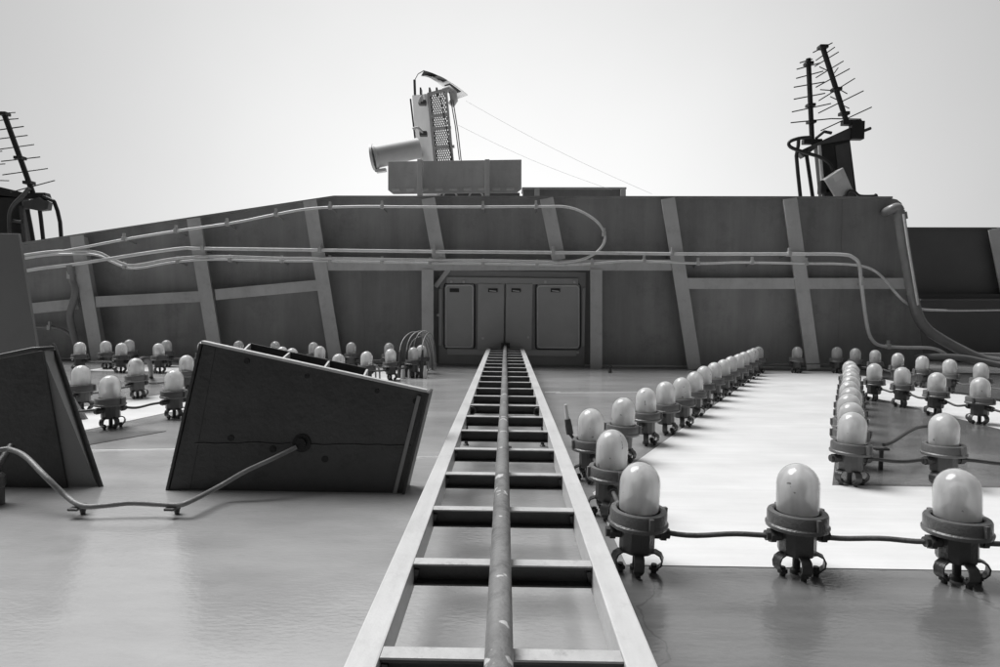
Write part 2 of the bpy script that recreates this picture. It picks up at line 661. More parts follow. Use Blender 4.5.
# --- weld seams in the wall plating
for (a, c) in (((60, 451), (186, 449)), ((402, 458), (446, 456.5)), ((556, 393), (640, 392)), ((545, 392), (560, 392))):
    p, q = fl(*a), fl(*c)
    bm = B(); tube(bm, [(p[0] + (q[0] - p[0]) * i / 12, p[1] + (q[1] - p[1]) * i / 12 + random.uniform(-.004, .004), -.004) for i in range(13)], .0075, 8)
    part('weld_seam', bm, M_seam, wall, 50)
for yy in (9.2, 11.6):
    bm = B(); box(bm, (-14, yy, -.002), (14, yy + .02, .003)); part('weld_seam', bm, M_seam, wall)

# ================================================================ OVERHANG
D0 = 7.03
ov = thing('overhang', 'grey overhanging steel platform with stiffener frames across the top of the wall', 'overhang', (0, D0, 0))
def o2(px, py, dy=0.0):
    v = at_d(px, py, D0)
    return Vector((v.x, dy, v.z))
def ovp(name, bm, m, smooth=None, label=None):
    return part(name, bm, m, ov, smooth, label)
corner = [(890, 198), (897, 199.5), (901.5, 203), (904, 209)]
outl = [(-330, 296), (30, 243), (335, 197.2), (890, 198)] + corner[1:] + [(925, 366), (925, 372)]
poly = [o2(*p) for p in outl]
base_y = .01
poly[-1].z = base_y; poly[-2].z = base_y + .02
pl = [Vector((poly[0].x, 0, base_y))] + poly[:-2] + [Vector((poly[-1].x, 0, base_y))]
b = B(); prism(b, pl, (0, .55, 0)); ovp('plating', b, M_under)
# edge lip along the outer rim
for a, c in zip(outl[:3], outl[1:4]):
    b = B(); beam(b, o2(a[0], a[1], -.02), o2(c[0], c[1], -.02), .06, .02, (0, 1, 0)); ovp('rim', b, M_under)

def stiff(a, c, wpx=13, depth=.17):
    """T-section frame on the plating: web and face flange"""
    p, q = o2(*a), o2(*c)
    wid = wpx * D0 / FPX
    s = Vector((1, 0, 0)) if abs(c[1] - a[1]) > abs(c[0] - a[0]) else Vector((0, 0, 1))
    b = B()
    beam(b, p + Vector((0, -depth, 0)), q + Vector((0, -depth, 0)), wid, .014, s)
    beam(b, p + Vector((0, -depth / 2 + .003, 0)), q + Vector((0, -depth / 2 + .003, 0)), .016, depth - .006, s)
    ovp('stiffener', b, M_stiff)
def clampz(a):
    return a
ST = [((-30, 262), (-10, 366)), ((87, 237.5), (109, 366)), ((201, 220.5), (225, 367)), ((314.5, 203), (341, 367)), ((430, 201), (441, 261)),
      ((545.5, 201), (557.5, 261)), ((664, 201), (690, 367.5)), ((783, 201), (806, 367.5))]
for a, c in ST:
    stiff(a, c)
for a, c in (((429.5, 270), (429.5, 367)), ((594, 270), (594, 367.5))):
    stiff(a, c, 11.5)
# horizontal girders, butted between the frames
GI = [((-25, 315), (87, 304)), ((105, 302), (210, 296.5)), ((222, 295), (324, 285.5)), ((331, 266), (668, 266)),
      ((683, 284), (793, 284)), ((801, 284), (899, 284))]
for a, c in GI:
    stiff(a, c, 10.5, .155)
# plate seam
for a, c in (((843, 200), (838, 366)), ((361, 262), (366, 366))):
    b = B(); beam(b, o2(a[0], a[1], 0), o2(c[0], c[1], 0), .012, .006, (1, 0, 0)); ovp('plate_seam', b, M_under)
b = B(); tube(b, [Vector((-9 + .35 * i, -.012, .014 + random.uniform(-.004, .004))) for i in range(38)], .016, 6); ovp('weld_bead', b, M_stiff, 60)
# diagonal knee in the door bay
b = B(); beam(b, o2(449, 270, -.06), o2(436, 287, -.06), .05, .02, (1, 0, 0)); ovp('knee_brace', b, M_stiff)

# hatch with double doors inside the centre bay
def rect(name, x0, y0, x1, y1, dy, th, m, bev=.006, parent=None):
    p, q = o2(x0, y1), o2(x1, y0)
    b = B(); box(b, (p.x, dy - th, p.z), (q.x, dy, q.z), bev)
    return part(name, b, m, parent or ov)
def rframe(name, x0, y0, x1, y1, wpx, dy, th, m, parent=None):
    """raised rectangular rim with rounded corners"""
    r = 3
    pts = []
    for cx, cy, a0 in ((x1 - r, y0 + r, -90), (x1 - r, y1 - r, 0), (x0 + r, y1 - r, 90), (x0 + r, y0 + r, 180)):
        for k in range(4):
            a = math.radians(a0 + 30 * k)
            pts.append(o2(cx + r * math.cos(a), cy + r * math.sin(a), dy))
    pts.append(pts[0])
    b = B(); tube(b, pts, wpx * D0 / FPX / 2, 8)
    return part(name, b, m, parent or ov, 50)
rect('hatch_plate', 438.5, 272, 586, 364, -.012, .02, M_doorframe)
rect('hatch_trim', 447, 278.5, 578, 283.5, -.034, .02, M_door)
rect('hatch_trim', 447.5, 350, 576, 354.5, -.034, .02, M_door)
rect('hatch_trim', 438.8, 289, 442.6, 345, -.034, .02, M_door)
rect('hatch_trim', 580.8, 288, 585.2, 346, -.034, .02, M_door)
for x0, y0, x1, y1, nm in ((445.5, 284.5, 474, 347.5, 'side_panel'), (477.5, 284, 504.3, 350, 'door'), (505.3, 284, 532.5, 350, 'door'),
                           (536.5, 285, 579, 348, 'side_panel')):
    o = rect(nm, x0, y0, x1, y1, -.034, .03, M_door)
    if nm == 'side_panel':
        rframe('rim', x0 + .8, y0 + .8, x1 - .8, y1 - .8, 1.7, -.066, .02, M_stiff, o).parent = o
        rframe('gasket', x0 - .9, y0 - .9, x1 + .9, y1 + .9, 1.6, -.036, .02, M_black, o).parent = o
    hx = {445.5: 455, 477.5: 493, 505.3: 516, 536.5: 555}[x0]
    p = o2(hx, 290.5)
    b = B(); box(b, (p.x - .055, -.074, p.z - .022), (p.x + .055, -.062, p.z + .022), .004)
    part('slot', b, M_black, o)
    b = B(); beam(b, Vector((p.x - .04, -.078, p.z - .004)), Vector((p.x + .04, -.078, p.z - .012)), .02, .012, (0, 1, 0)); part('latch', b, M_stiff if hx != 455 else M_black, o)
for (px, py) in ((452, 282), (464, 282), (545, 282), (574, 282), (483, 338), (528, 337), (577, 352), (438.6, 315)):
    p = o2(px, py)
    b = B(); box(b, (p.x - .014, -.075, p.z - .014), (p.x + .014, -.03, p.z + .014), .004); ovp('hinge', b, M_stiff)

# far overhang to the right
D1 = 8.3
fo = thing('overhang', 'darker overhang set back beside the main platform beyond the drain pipe', 'overhang', (0, D1, 0))
def o3(px, py, dy=0.0):
    v = at_d(px, py, D1)
    return Vector((v.x, dy, v.z))
p0, p1 = o3(880, 228.5), o3(1180, 229)
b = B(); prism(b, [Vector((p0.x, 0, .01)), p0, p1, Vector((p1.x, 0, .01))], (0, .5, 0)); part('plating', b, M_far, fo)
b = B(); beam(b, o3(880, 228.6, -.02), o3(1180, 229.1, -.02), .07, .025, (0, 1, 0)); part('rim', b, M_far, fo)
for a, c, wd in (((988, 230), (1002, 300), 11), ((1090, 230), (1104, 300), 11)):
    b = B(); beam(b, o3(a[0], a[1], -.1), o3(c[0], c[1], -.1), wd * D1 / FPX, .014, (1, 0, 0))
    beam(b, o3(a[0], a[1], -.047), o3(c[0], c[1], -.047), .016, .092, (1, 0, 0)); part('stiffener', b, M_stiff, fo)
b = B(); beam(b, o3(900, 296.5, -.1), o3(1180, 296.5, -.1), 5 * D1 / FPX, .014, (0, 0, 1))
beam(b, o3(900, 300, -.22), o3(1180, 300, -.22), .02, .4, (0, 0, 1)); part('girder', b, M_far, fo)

# ---------------------------------------------------------------- pipes on the overhang
def pipe(name, pts, rpx, m, label, d=6.82, n=6, cat='pipe', group=None, clamps=(), seg=10, post=.24):
    P = [at_d(x, y, d if len(q) == 0 else q[0]) for x, y, *q in pts]
    t = thing(name, label, cat, P[0], 0, group)
    bm = B(); tube(bm, [p - P[0] for p in spline(P, n)], rpx * d / FPX, seg); part('tube', bm, m, t, 60)
    for cx, cy in clamps:
        c = at_d(cx, cy, d) - P[0]
        bm = B()
        r = rpx * d / FPX
        box(bm, (c.x - .018, c.y - r - .012, c.z - r - .008), (c.x + .018, c.y + r + .012, c.z + r + .01), .004)
        box(bm, (c.x - .012, c.y - .015, c.z + r + .006), (c.x + .012, c.y + .015, c.z + r + .05), .003)
        cl = part('clamp', bm, M_stiff, t)
        bm = B(); tube(bm, [c + Vector((0, r, 0)), c + Vector((.008, D0 - d - .004, -.03))], .010, 6)
        part('standoff', bm, M_under, cl)
    return t

pipe('conduit', [(-120, 278), (25, 257.5), (80, 248), (130, 238.5), (180, 230.5), (235, 222.5), (275, 214.5), (312, 208.5), (360, 206.5),
                 (400, 206.8), (470, 207), (540, 206.5), (566, 207), (584, 213), (599, 224), (605, 238), (599, 250), (585, 258.5),
                 (566, 262.2), (545, 262), (500, 260.5), (440, 260), (390, 259.2), (330, 258.2), (280, 258), (215, 256.3), (175, 258.5),
                 (143, 264), (128, 265), (112, 259), (98, 252.5), (75, 251), (25, 255), (-120, 282)],
     1.35, M_pipe, 'pale grey conduit running along the platform rim and doubling back in a round bend', cat='conduit',
     clamps=((124, 239), (176, 231), (227, 224), (276, 214.5), (330, 207.5), (382, 206.6), (483, 207), (536, 206.5), (604, 234)))
pipe('conduit', [(-120, 287), (25, 258.5), (75, 254), (98, 255.5), (112, 262), (128, 268), (143, 267.5), (175, 262), (215, 259.5), (280, 261), (330, 261),
                 (390, 262.3), (440, 263), (500, 264), (545, 265), (580, 264.5), (612, 262), (640, 261), (700, 263.5), (740, 262.5),
                 (800, 263.5), (840, 264), (865, 267), (880, 275), (893, 290), (905, 302), (920, 309, 7.3), (950, 310.5, 7.9), (1000, 310, 8.0), (1100, 309, 8.0)],
     1.25, M_pipe, 'pale grey conduit that dips on the left and sweeps down behind the drain pipe', cat='conduit', d=6.86,
     clamps=((125, 267), (178, 261.5), (230, 260), (282, 261), (330, 261), (382, 262), (430, 263), (483, 264), (537, 265), (592, 264), (644, 261), (698, 263.5), (752, 262.5), (806, 263.5)))
pipe('pipe', [(-120, 296), (25, 271), (70, 265), (105, 259.5), (150, 252.5), (184, 248.2), (200, 248.5), (300, 249.8), (430, 251.5), (600, 253), (690, 254),
              (800, 254), (842, 254.5), (853, 257.5), (859, 264), (861, 280), (864, 305), (868, 330), (873, 341), (882, 346), (905, 347.5),
              (930, 348), (942, 352), (952, 360)], 1.7, M_pipe,
     'straight pale grey pipe along the middle of the overhang turning down towards the lamps', d=6.80,
     clamps=((203, 248.5), (320, 250), (434, 251.5), (553, 252.6), (672, 253.8), (789, 254), (862, 283), (888, 346.6)))
pipe('pipe', [(70, 265, 6.80), (72, 280), (75.5, 290), (73, 303), (70, 316), (73, 332), (77, 348), (80, 362)], 3.2, M_bigpipe,
     'short bent grey pipe dropping from the long pipe down to the lamps', d=6.84, clamps=((71, 275),))
pipe('pipe', [(-100, 332), (30, 327.5), (55, 328), (68, 333), (76, 342), (84, 352), (92, 360)], 1.7, M_bigpipe,
     'thin grey pipe curving down behind the bent drop pipe', d=6.9, clamps=((50, 327.5),))
# large drain pipe
t = thing('drain_pipe', 'thick glossy grey drain pipe with elbow running down the right end of the overhang', 'pipe', at_d(900, 208, 6.85))
o0 = at_d(900, 208, 6.85)
P = [at_d(x, y, 6.85) for x, y in ((899, 211), (903, 240), (908, 270), (913.5, 300), (919, 318), (928, 330), (942, 339.5), (960, 349.5), (978, 357.5), (1000, 362), (1100, 370))]
b = B(); tube(b, [p - o0 for p in spline(P, 5)], 5.0 * 6.85 / FPX, 16); part('tube', b, M_bigpipe, t, 60)
P = [at_d(884, 212.5, 7.07), at_d(886, 212, 6.98), at_d(891, 209.5, 6.87), at_d(897, 207.5, 6.85), at_d(899.5, 211, 6.85)]
b = B(); tube(b, [p - o0 for p in spline(P, 5)], 4.6 * 6.85 / FPX, 16); part('elbow', b, M_bigpipe, t, 60)
b = B(); tube(b, [at_d(899.6, 213, 6.85) - o0, at_d(900.8, 220, 6.85) - o0], 6.2 * 6.85 / FPX, 16); part('collar', b, M_bigpipe, t, 50)
b = B(); tube(b, [at_d(903.6, 214, 6.72) - o0, at_d(908, 245, 6.72) - o0, at_d(918, 305, 6.72) - o0], .012, 8); part('pale_line', b, M_pipe, t, 60)  # thin pale tube along the front of the drain pipe
pipe('pipe', [(915, 357, 6.9), (940, 356.5), (965, 358), (985, 362), (1010, 366), (1100, 372)], 3.2, M_bigpipe,
     'horizontal grey pipe low on the right joining the drain pipe', d=6.75)
pipe('pipe', [(975, 354, 7.2), (1000, 354.5), (1100, 355)], 1.6, M_bigpipe, 'thin pipe low on the wall right of the drain pipe', d=7.2)

# ================================================================ LADDER
Zf = .212; W2 = .2135
lad = thing('ladder', 'pale grey steel ladder fixed to the wall with a safety pole along its centre', 'ladder', (0, -.75, 0))
yo = .75
Y1 = 6.93
for s in (-1, 1):
    xc = s * (W2 - .022)
    b = B(); box(b, (xc - .022, -.0, Zf - .055), (xc + .022, Y1 + yo, Zf), .003); part('rail', b, M_ladder, lad)
SP = .303
y_first = .8145
k0 = -5
k = k0
while y_first + k * SP < Y1 - .05:
    yy = y_first + k * SP + yo
    if yy > .05:
        b = B()
        xr = W2 - .0442
        prof = [(-.004, -.005), (.021, -.005), (.021, -.044), (-.004, -.044), (-.004, -.040), (.0165, -.040), (.0165, -.0095), (-.004, -.0095)]
        prism(b, [(-xr, yy + u, Zf + v) for u, v in prof], (2 * xr, 0, 0), .0012)
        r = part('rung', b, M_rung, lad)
        b = B(); box(b, (-xr, yy - .0055, Zf - .0046), (xr, yy + .0225, Zf - .001), .001); part('tread', b, M_tread, r)  # pale strip: the rung's lit outer face, coloured apart from the shaded channel
        for s in (-1, 1):
            b = B(); beam(b, (s * (W2 - .050), yy + .004, Zf - .012), (s * (W2 - .043), yy + .014, Zf - .042), .010, .012, (1, 0, 0), .002)
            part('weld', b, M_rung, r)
    k += 1
b = B(); tube(b, [(-.004 + .001 * math.sin(i), .0 + i * .55, Zf + .020) for i in range(15)] , .0195, 18); part('safety_pole', b, M_pole, lad, 60)
b = B(); box(b, (-.05, Y1 + yo - .02, Zf - .02), (.05, Y1 + yo + .02, Zf + .06), .006); part('pole_bracket', b, M_black, lad)
b = B(); tube(b, [(-.004, 7.6, Zf + .02), (-.004, Y1 + yo + .06, Zf + .02)], .0195, 18); part('pole_end', b, M_pole, lad, 60)
for yy in (.12, 2.98, 4.6, 6.2):
    for s in (-1, 1):
        b = B(); tube(b, [(s * (W2 - .022), yy + yo, .001), (s * (W2 - .022), yy + yo, Zf - .053)], .009, 8); f = part('standoff', b, M_black, lad, 50)
        b = B(); lathe(b, [(.014, 0.001), (.014, .005), (.010, .008)], 10); bmesh.ops.translate(b, verts=b.verts, vec=(s * (W2 - .022), yy + yo, 0))
        part('foot', b, M_black, f)
for s in (-1, 1):
    pts = [Vector((s * (W2 - .052) + .018 * math.cos(a), 2.93 + yo, Zf - .028 + .018 * math.sin(a))) for a in [i * math.pi / 5 for i in range(11)]]
    b = B(); tube(b, pts, .005, 6); part('eye_bolt', b, M_black, lad, 60)
b = B(); tube(b, [(0, 2.42 + yo, .001), (0, 2.42 + yo, .12)], .014, 10); tube(b, [(-.03, 2.42 + yo, .12), (.03, 2.42 + yo, .12)], .012, 8)
part('centre_stay', b, M_lamp, lad, 50)

# ================================================================ LAMPS
def build_lamp():
    t = thing('bulkhead_lamp', 'x', 'lamp')
    # body
    b = B(); lathe(b, [(.030, .052), (.044, .056), (.047, .064), (.047, .128)], 12); part('body', b, M_lamp, t, 25)
    b = B(); lathe(b, [(.045, .124), (.077, .126), (.0785, .131), (.0785, .135), (.0745, .139), (.0745, .163), (.072, .168), (.060, .170), (.056, .166)], 36, True, False)
    rg = part('clamp_ring', b, M_ring, t, 35)
    for a in (-1.35, 1.8, .25):
        c, s = math.cos(a), math.sin(a)
        b = B(); beam(b, (c * .0775, s * .0775, .136), (c * .0775, s * .0775, .168), .010, .012, (c, s, 0), .002); part('lug', b, M_ring, rg)
    # dome
    prof = [(.0525, .160), (.0530, .168), (.0530, .200), (.0530, .236)]
    for i in range(1, 9):
        a = i / 8 * math.pi / 2
        prof.append((.0530 * math.cos(a) if i < 8 else 0, .236 + .058 * math.sin(a)))
    b = B(); lathe(b, prof, 36, False, False); dm = part('dome', b, M_glass, t, 70)
    prof2 = [(.0512, .1685), (.0514, .200), (.0514, .2355)]
    for i in range(1, 9):
        a = i / 8 * math.pi / 2
        prof2.append((.0514 * math.cos(a) if i < 8 else 0, .2355 + .0565 * math.sin(a)))
    b = B(); lathe(b, prof2, 32, False, False); part('frosted_liner', b, M_dome, dm, 70)
    # fitting seen dimly inside the glass
    b = B(); lathe(b, [(.034, .150), (.034, .186), (.024, .192), (.020, .200), (0, .201)], 16); part('socket', b, M_lamp, dm, 40)
    b = B(); lathe(b, [(.014, .2015), (.021, .216), (.023, .232), (.015, .252), (0, .259)], 16); part('bulb', b, M_flagw, dm, 40)
    # glands
    for s in (-1, 1):
        b = B()
        tube(b, [(s * .044, 0, .103), (s * .060, 0, .103)], .0145, 12)
        tube(b, [(s * .060, 0, .103), (s * .074, 0, .103)], .0195, 6)
        tube(b, [(s * .074, 0, .103), (s * .084, 0, .103)], .0135, 12)
        part('cable_gland', b, M_black, t, 30)
    # spring feet: curled straps
    for a in (math.radians(-20), math.radians(200), math.radians(-95)):
        u = Vector((math.cos(a), math.sin(a), 0)); sd = Vector((-u.y, u.x, 0))
        path = [(.030, .056), (.048, .060), (.062, .054), (.068, .042), (.066, .028), (.056, .018), (.046, .020)]
        b = B()
        prev = None
        for i, (r, z) in enumerate(path):
            c = u * r + Vector((0, 0, z))
            nrm = Vector((path[min(i + 1, 6)][0] - path[max(i - 1, 0)][0], path[min(i + 1, 6)][1] - path[max(i - 1, 0)][1]))
            nrm.normalize()
            nn = (u * -nrm.y + Vector((0, 0, nrm.x))) * .0022
            ring = [b.verts.new(c + sd * .013 + nn), b.verts.new(c - sd * .013 + nn), b.verts.new(c - sd * .013 - nn), b.verts.new(c + sd * .013 - nn)]
            if prev:
                for j in range(4):
                    b.faces.new((prev[j], prev[(j + 1) % 4], ring[(j + 1) % 4], ring[j]))
            else:
                b.faces.new(ring)
            prev = ring
        b.faces.new(prev[::-1])
        ft = part('foot', b, M_lamp, t, 60)
        b = B(); tube(b, [u * .047 + Vector((0, 0, .0005)), u * .047 + Vector((0, 0, .026))], .0075, 8)
        tube(b, [u * .047 + Vector((0, 0, .010)), u * .047 + Vector((0, 0, .019))], .0125, 6); part('bolt', b, M_black, ft, 30)
    # centre stud
    b = B(); lathe(b, [(.016, .0005), (.016, .012), (.010, .016), (.010, .05), (.02, .054)], 10); part('stud', b, M_black, t, 40)
    return t

proto = build_lamp()
proto_used = [False]
LAMP_H = .294
def lamp_place(px, topy):
    v = at_z(px, topy, LAMP_H)
    return Vector((v.x, v.y, 0))
ORD = ['first', 'second', 'third', 'fourth', 'fifth', 'sixth', 'seventh', 'eighth', 'ninth', 'tenth', 'eleventh', 'twelfth', 'thirteenth',
       'fourteenth', 'fifteenth', 'sixteenth', 'seventeenth']
GRP = 'domed lamps mounted on the wall'
def lamp(p, rz, label):
    o = proto if not proto_used[0] else copy_tree(proto)
    proto_used[0] = True
    o.matrix_world = M @ Matrix.Translation(p) @ Matrix.Rotation(rz, 4, 'Z') @ Matrix.Rotation(random.uniform(-.035, .035), 4, 'X') @ Matrix.Rotation(random.uniform(-.035, .035), 4, 'Y')
    o['label'] = label
    o['group'] = GRP
    return o

cable_n = [0]
def cable(p, q, label, r=.0072, lift=None, sag=None, start=.08, end=.08, group='cables linking the lamps', z=.103, m=None):
    p, q = Vector((p.x, p.y, z)), Vector((q.x, q.y, z))
    t = (q - p).normalized()
    a, c = p + t * start, q - t * end
    s = random.uniform(.0, .010) if sag is None else sag
    L_ = []
    wv = random.uniform(-.5, .5)
    for i in range(11):
        f = i / 10
        v = a.lerp(c, f)
        v.z -= s * 4 * f * (1 - f) * (1 + wv * math.cos(math.pi * f)) + .003 * math.sin(7 * f + cable_n[0])
        v.x += .006 * math.sin(math.pi * f) * math.sin(cable_n[0] * 2.1)
        L_.append(v)
    cable_n[0] += 1
    bm = B(); tube(bm, L_, r, 8)
    return solo('cable', bm, m or M_cable, label, 'cable', group, 60, loc=a)

def run(pts, name_fmt, cab_fmt, close=False, alternate=0.0, skip_first=False, cables=True, flat_first=False):
    P = [lamp_place(*p) for p in pts]
    for i, p in enumerate(P):
        a = P[max(i - 1, 0)]; c = P[min(i + 1, len(P) - 1)]
        dv = c - a
        rz = math.atan2(dv.y, dv.x) if dv.length > 0 else 0
        if rz > math.pi / 2: rz -= math.pi
        if rz < -math.pi / 2: rz += math.pi
        if not (skip_first and i == 0):
            if flat_first and i == 0: rz = 0
            lamp(p, rz + random.uniform(-.08, .08), name_fmt.format(ORD[i - (1 if skip_first else 0)]))
        if cables and i:
            cable(P[i - 1], p, cab_fmt.format(ORD[i - 1]))
    return P

# lower edge of the numeral
PB = run([(638, 461), (800, 464), (962, 469)], 'frosted dome lamp below the white crossbar, {} along it from the ladder', 'grey cable along the crossbar, {} span from the ladder')
cable(PB[-1], PB[-1] + Vector((.42, -.01, 0)), 'grey cable leaving the last lamp of the crossbar row', end=0)
# short left end and slanting edge
PA0 = run([(638, 461), (610, 429), (592, 408)], 'frosted dome lamp beside the ladder rail, {} above the crossbar corner lamp', 'short cable beside the ladder, {} span up from the corner lamp', skip_first=True)
slant = [(592, 408), (622, 397), (647, 387), (667, 381), (683.3, 377), (695, 371), (705, 365.8), (715.6, 362), (724.6, 359), (731.3, 355.9), (738.5, 353.6),
         (744, 351.6), (749.3, 349.6), (754.3, 347.9), (759, 346.3)]
PA = run(slant, 'white dome lamp on the outer slanting edge of the numeral, {} up the slant', 'cable between slant lamps of the outer edge, {} span', skip_first=True)
# top of numeral
PT = run([(759, 346.3), (796.3, 346.4), (837.8, 346.8)], 'small dome lamp along the top edge of the numeral, {} after the slant', 'cable under the overhang along the numeral top, {} span', skip_first=True)
PS = run([(856, 348), (876.4, 349.7), (897.8, 352.7), (922.7, 355.5), (951, 358.9), (982.6, 362.4)], 'dome lamp on the far side of the white stem, {} down from the top', 'cable along the far side of the stem, {} span')
cable(PT[-1], PS[0], 'cable joining the numeral top to the white stem')
cable(PS[-1], PS[-1] + (PS[-1] - PS[-2]), 'cable leaving the lowest lamp on the far side of the stem', end=0)
# stem inner side
PI = run([(875.5, 363), (903.7, 366.8), (937.1, 372.1), (981.6, 377.1)], 'dome lamp between the white stem and dark triangle, {} down the stem', 'cable along the near side of the white stem, {} span')
cable(PI[-1], PI[-1] + (PI[-1] - PI[-2]), 'cable leaving the lowest lamp on the near side of the stem', end=0)
# inner slant, seen end on
ys = []
for k in range(10):
    ys.append(306 + 1 / (1 / 105.5 + k * .00098))
PC = run([(851.6 - .08 * k, y) for k, y in enumerate(ys)], 'dome lamp on the inner slanting edge of the dark triangle, {} up from its corner', 'cable along the inner slant, {} span', flat_first=True)
# base of the triangle
pE = lamp_place(947, 413)
lamp(pE, .02, 'dome lamp on the base of the dark triangle, next to its corner lamp')
cable(PC[0], pE, 'black cable along the base of the dark triangle', m=M_black)
cable(pE, pE + Vector((.4, 0, 0)), 'black cable running on past the triangle base lamp', end=0, m=M_black)
# branch cable with its small post
jp = at_z(880.5, 470, 0)
t = thing('cable_post', 'small steel post holding two cables at the corner of the dark triangle', 'post', (jp.x, jp.y, 0))
b = B(); beam(b, (0, 0, .001), (0, 0, .092), .016, .008, (1, 0, 0)); part('stem', b, M_black, t)
b = B(); box(b, (-.03, -.012, .088), (.03, .012, .098), .002); part('saddle', b, M_lamp, t)
bm = B(); q = at_z(931, 430, .10)
tube(bm, spline([(jp.x + .01, jp.y, .112), (jp.x + .09, jp.y + .06, .115), ((jp.x + q.x) / 2 + .02, (jp.y + q.y) / 2 + .02, .13), (q.x - .06, q.y - .02, .12), (q.x + .15, q.y + .12, .10)], 5), .008, 8)
solo('cable', bm, M_black, 'black branch cable rising from the small post behind the triangle base lamp', 'cable', None, 60, loc=(jp.x, jp.y, .1))

# left of the ladder: top row under the overhang
top_row = [(106, 340.5), (129.7, 339.2), (166.5, 339.7), (203, 341), (238.8, 340.4), (276, 341), (313.7, 342), (351.2, 342), (388.3, 342.6)]
PR = run(top_row, 'small dome lamp tight under the overhang left of the ladder, {} from the drop pipe', 'cable of the row under the overhang, {} span')
P2 = run([(79, 341.8), (120.3, 342.6), (159.7, 343)], 'dome lamp at the edge of the white bar, {} from the left panel', 'cable along the white bar, {} span')
P3 = run([(282, 346.3), (292, 347.8), (319.6, 345.8), (338, 353.5)], 'bright dome lamp rising behind the slatted hood bracket, {} along it', 'cable behind the slatted hood bracket, {} span', cables=False)
P4 = run([(366.5, 351), (391.2, 348.6), (413, 347), (421.8, 344.8)], 'bright dome lamp by the looped cables left of the ladder, {} towards the ladder', 'cable behind the looped cables, {} span')
P5 = run([(110, 375), (173.6, 369.4)], 'dome lamp on the lower edge of the white stroke, {} from the solid hood bracket', 'sagging cable across the white stroke, {} span')
P6 = run([(81.5, 365), (137.2, 357.8), (186, 355)], 'dome lamp on the upper edge of the white stroke, {} from the left panel', 'cable on the upper edge of the white stroke, {} span')
cable(P5[0] + Vector((-.45, -.15, -.0)), P5[0], 'cable sloping down from the white stroke towards the solid hood bracket', start=0)
# curved thick cable behind the middle lamp
h0 = at_z(150, 378, 0)
bm = B(); tube(bm, spline([at_z(138, 362, .26), at_z(144, 358.5, .27), at_z(149, 362, .22), at_z(151, 370, .12), (h0.x + .01, h0.y, .02), (h0.x + .01, h0.y, .001)], 5), .018, 10)
solo('hose', bm, M_black, 'thick dark hose arching down to the wall behind the lamps on the white stroke', 'hose', None, 60, loc=(h0.x, h0.y, 0))

# ================================================================ HOOD BRACKETS
Dh = 2.2
def hood(slats):
    pass
def h2(px, py, d=Dh):
    return at_d(px, py, d)
# slatted bracket, centre left
TL, TR, BR, BL = (203.5, 343.5), (427, 392.5), (402.5, 497), (170, 497)
o0 = h2(*BL); o0.z = 0
hb = thing('hood_bracket', 'dark trapezoid steel bracket with ribbed compartments beside the ladder', 'bracket', o0)
c = [h2(*p) for p in (TL, TR, BR, BL)]
c[2].z = -.002; c[3].z = -.002
c = [v - o0 for v in c]
ts = .012
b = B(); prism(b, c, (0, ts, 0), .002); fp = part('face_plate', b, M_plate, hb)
# flanges: top lip, right flange (double), left return
def edge_plate(p, q, y0, y1, th, m, name='flange'):
    b = B(); beam(b, Vector((p.x, (y0 + y1) / 2, p.z)), Vector((q.x, (y0 + y1) / 2, q.z)), y1 - y0, th, (0, 1, 0), .0015)
    return part(name, b, m, hb)
edge_plate(c[0] + Vector((-.004, 0, .006)), c[1] + Vector((.0, 0, .006)), -.012, ts + .004, .010, M_plateedge, 'top_lip')
edge_plate(c[1] + Vector((.006, 0, .0)), c[2] + Vector((.006, 0, .002)), -.016, .10, .010, M_plate)
edge_plate(c[1] + Vector((-.028, 0, -.012)), c[2] + Vector((-.028, 0, .002)), -.010, -.002, .014, M_panel, 'edge_strip')
edge_plate(c[0] + Vector((-.006, 0, .0)), c[3] + Vector((-.006, 0, .002)), -.012, .10, .010, M_plate)
# left return seen at an angle
b = B(); prism(b, [c[0] + Vector((.002, -.006, -.004)), c[0] + Vector((.045, -.0015, -.014)), c[3] + Vector((.075, -.0015, .001)), c[3] + Vector((.002, -.006, .001))], (0, .0012, 0)); part('edge_strip', b, M_plate, hb)
# weld seam across the face
s0, s1 = h2(195, 443) - o0, h2(411, 445) - o0
b = B(); tube(b, [s0.lerp(s1, i / 20) + Vector((0, -.001, random.uniform(-.004, .004))) for i in range(21)], .0036, 6); part('weld_seam', b, M_plate, fp, 60)
# back plate and ribs
db = .13
def hback(px, py):
    return at_d(px, py, Dh + db) - o0
b0, b1 = hback(249, 343), hback(366.5, 368.3)
b = B(); prism(b, [b0, b1, Vector((b1.x, db, .03)), Vector((b0.x - .03, db, .03))], (0, .008, 0)); part('back_plate', b, M_plate, hb)
for (fx, fy, bx, by) in ((239, 351.2, 249, 343), (277.5, 359.6, 288.5, 351.5), (320.5, 369, 328, 360), (360.5, 377.8, 366.2, 368.3)):
    f = h2(fx, fy + 1.2) - o0; g = hback(bx, by + .8)
    b = B(); prism(b, [f + Vector((0, ts + .001, 0)), g + Vector((0, -.001, 0)), Vector((g.x, g.y - .001, .05)), Vector((f.x, ts + .001, .05))], (.008, 0, 0), .001); part('rib', b, M_plateedge, hb)
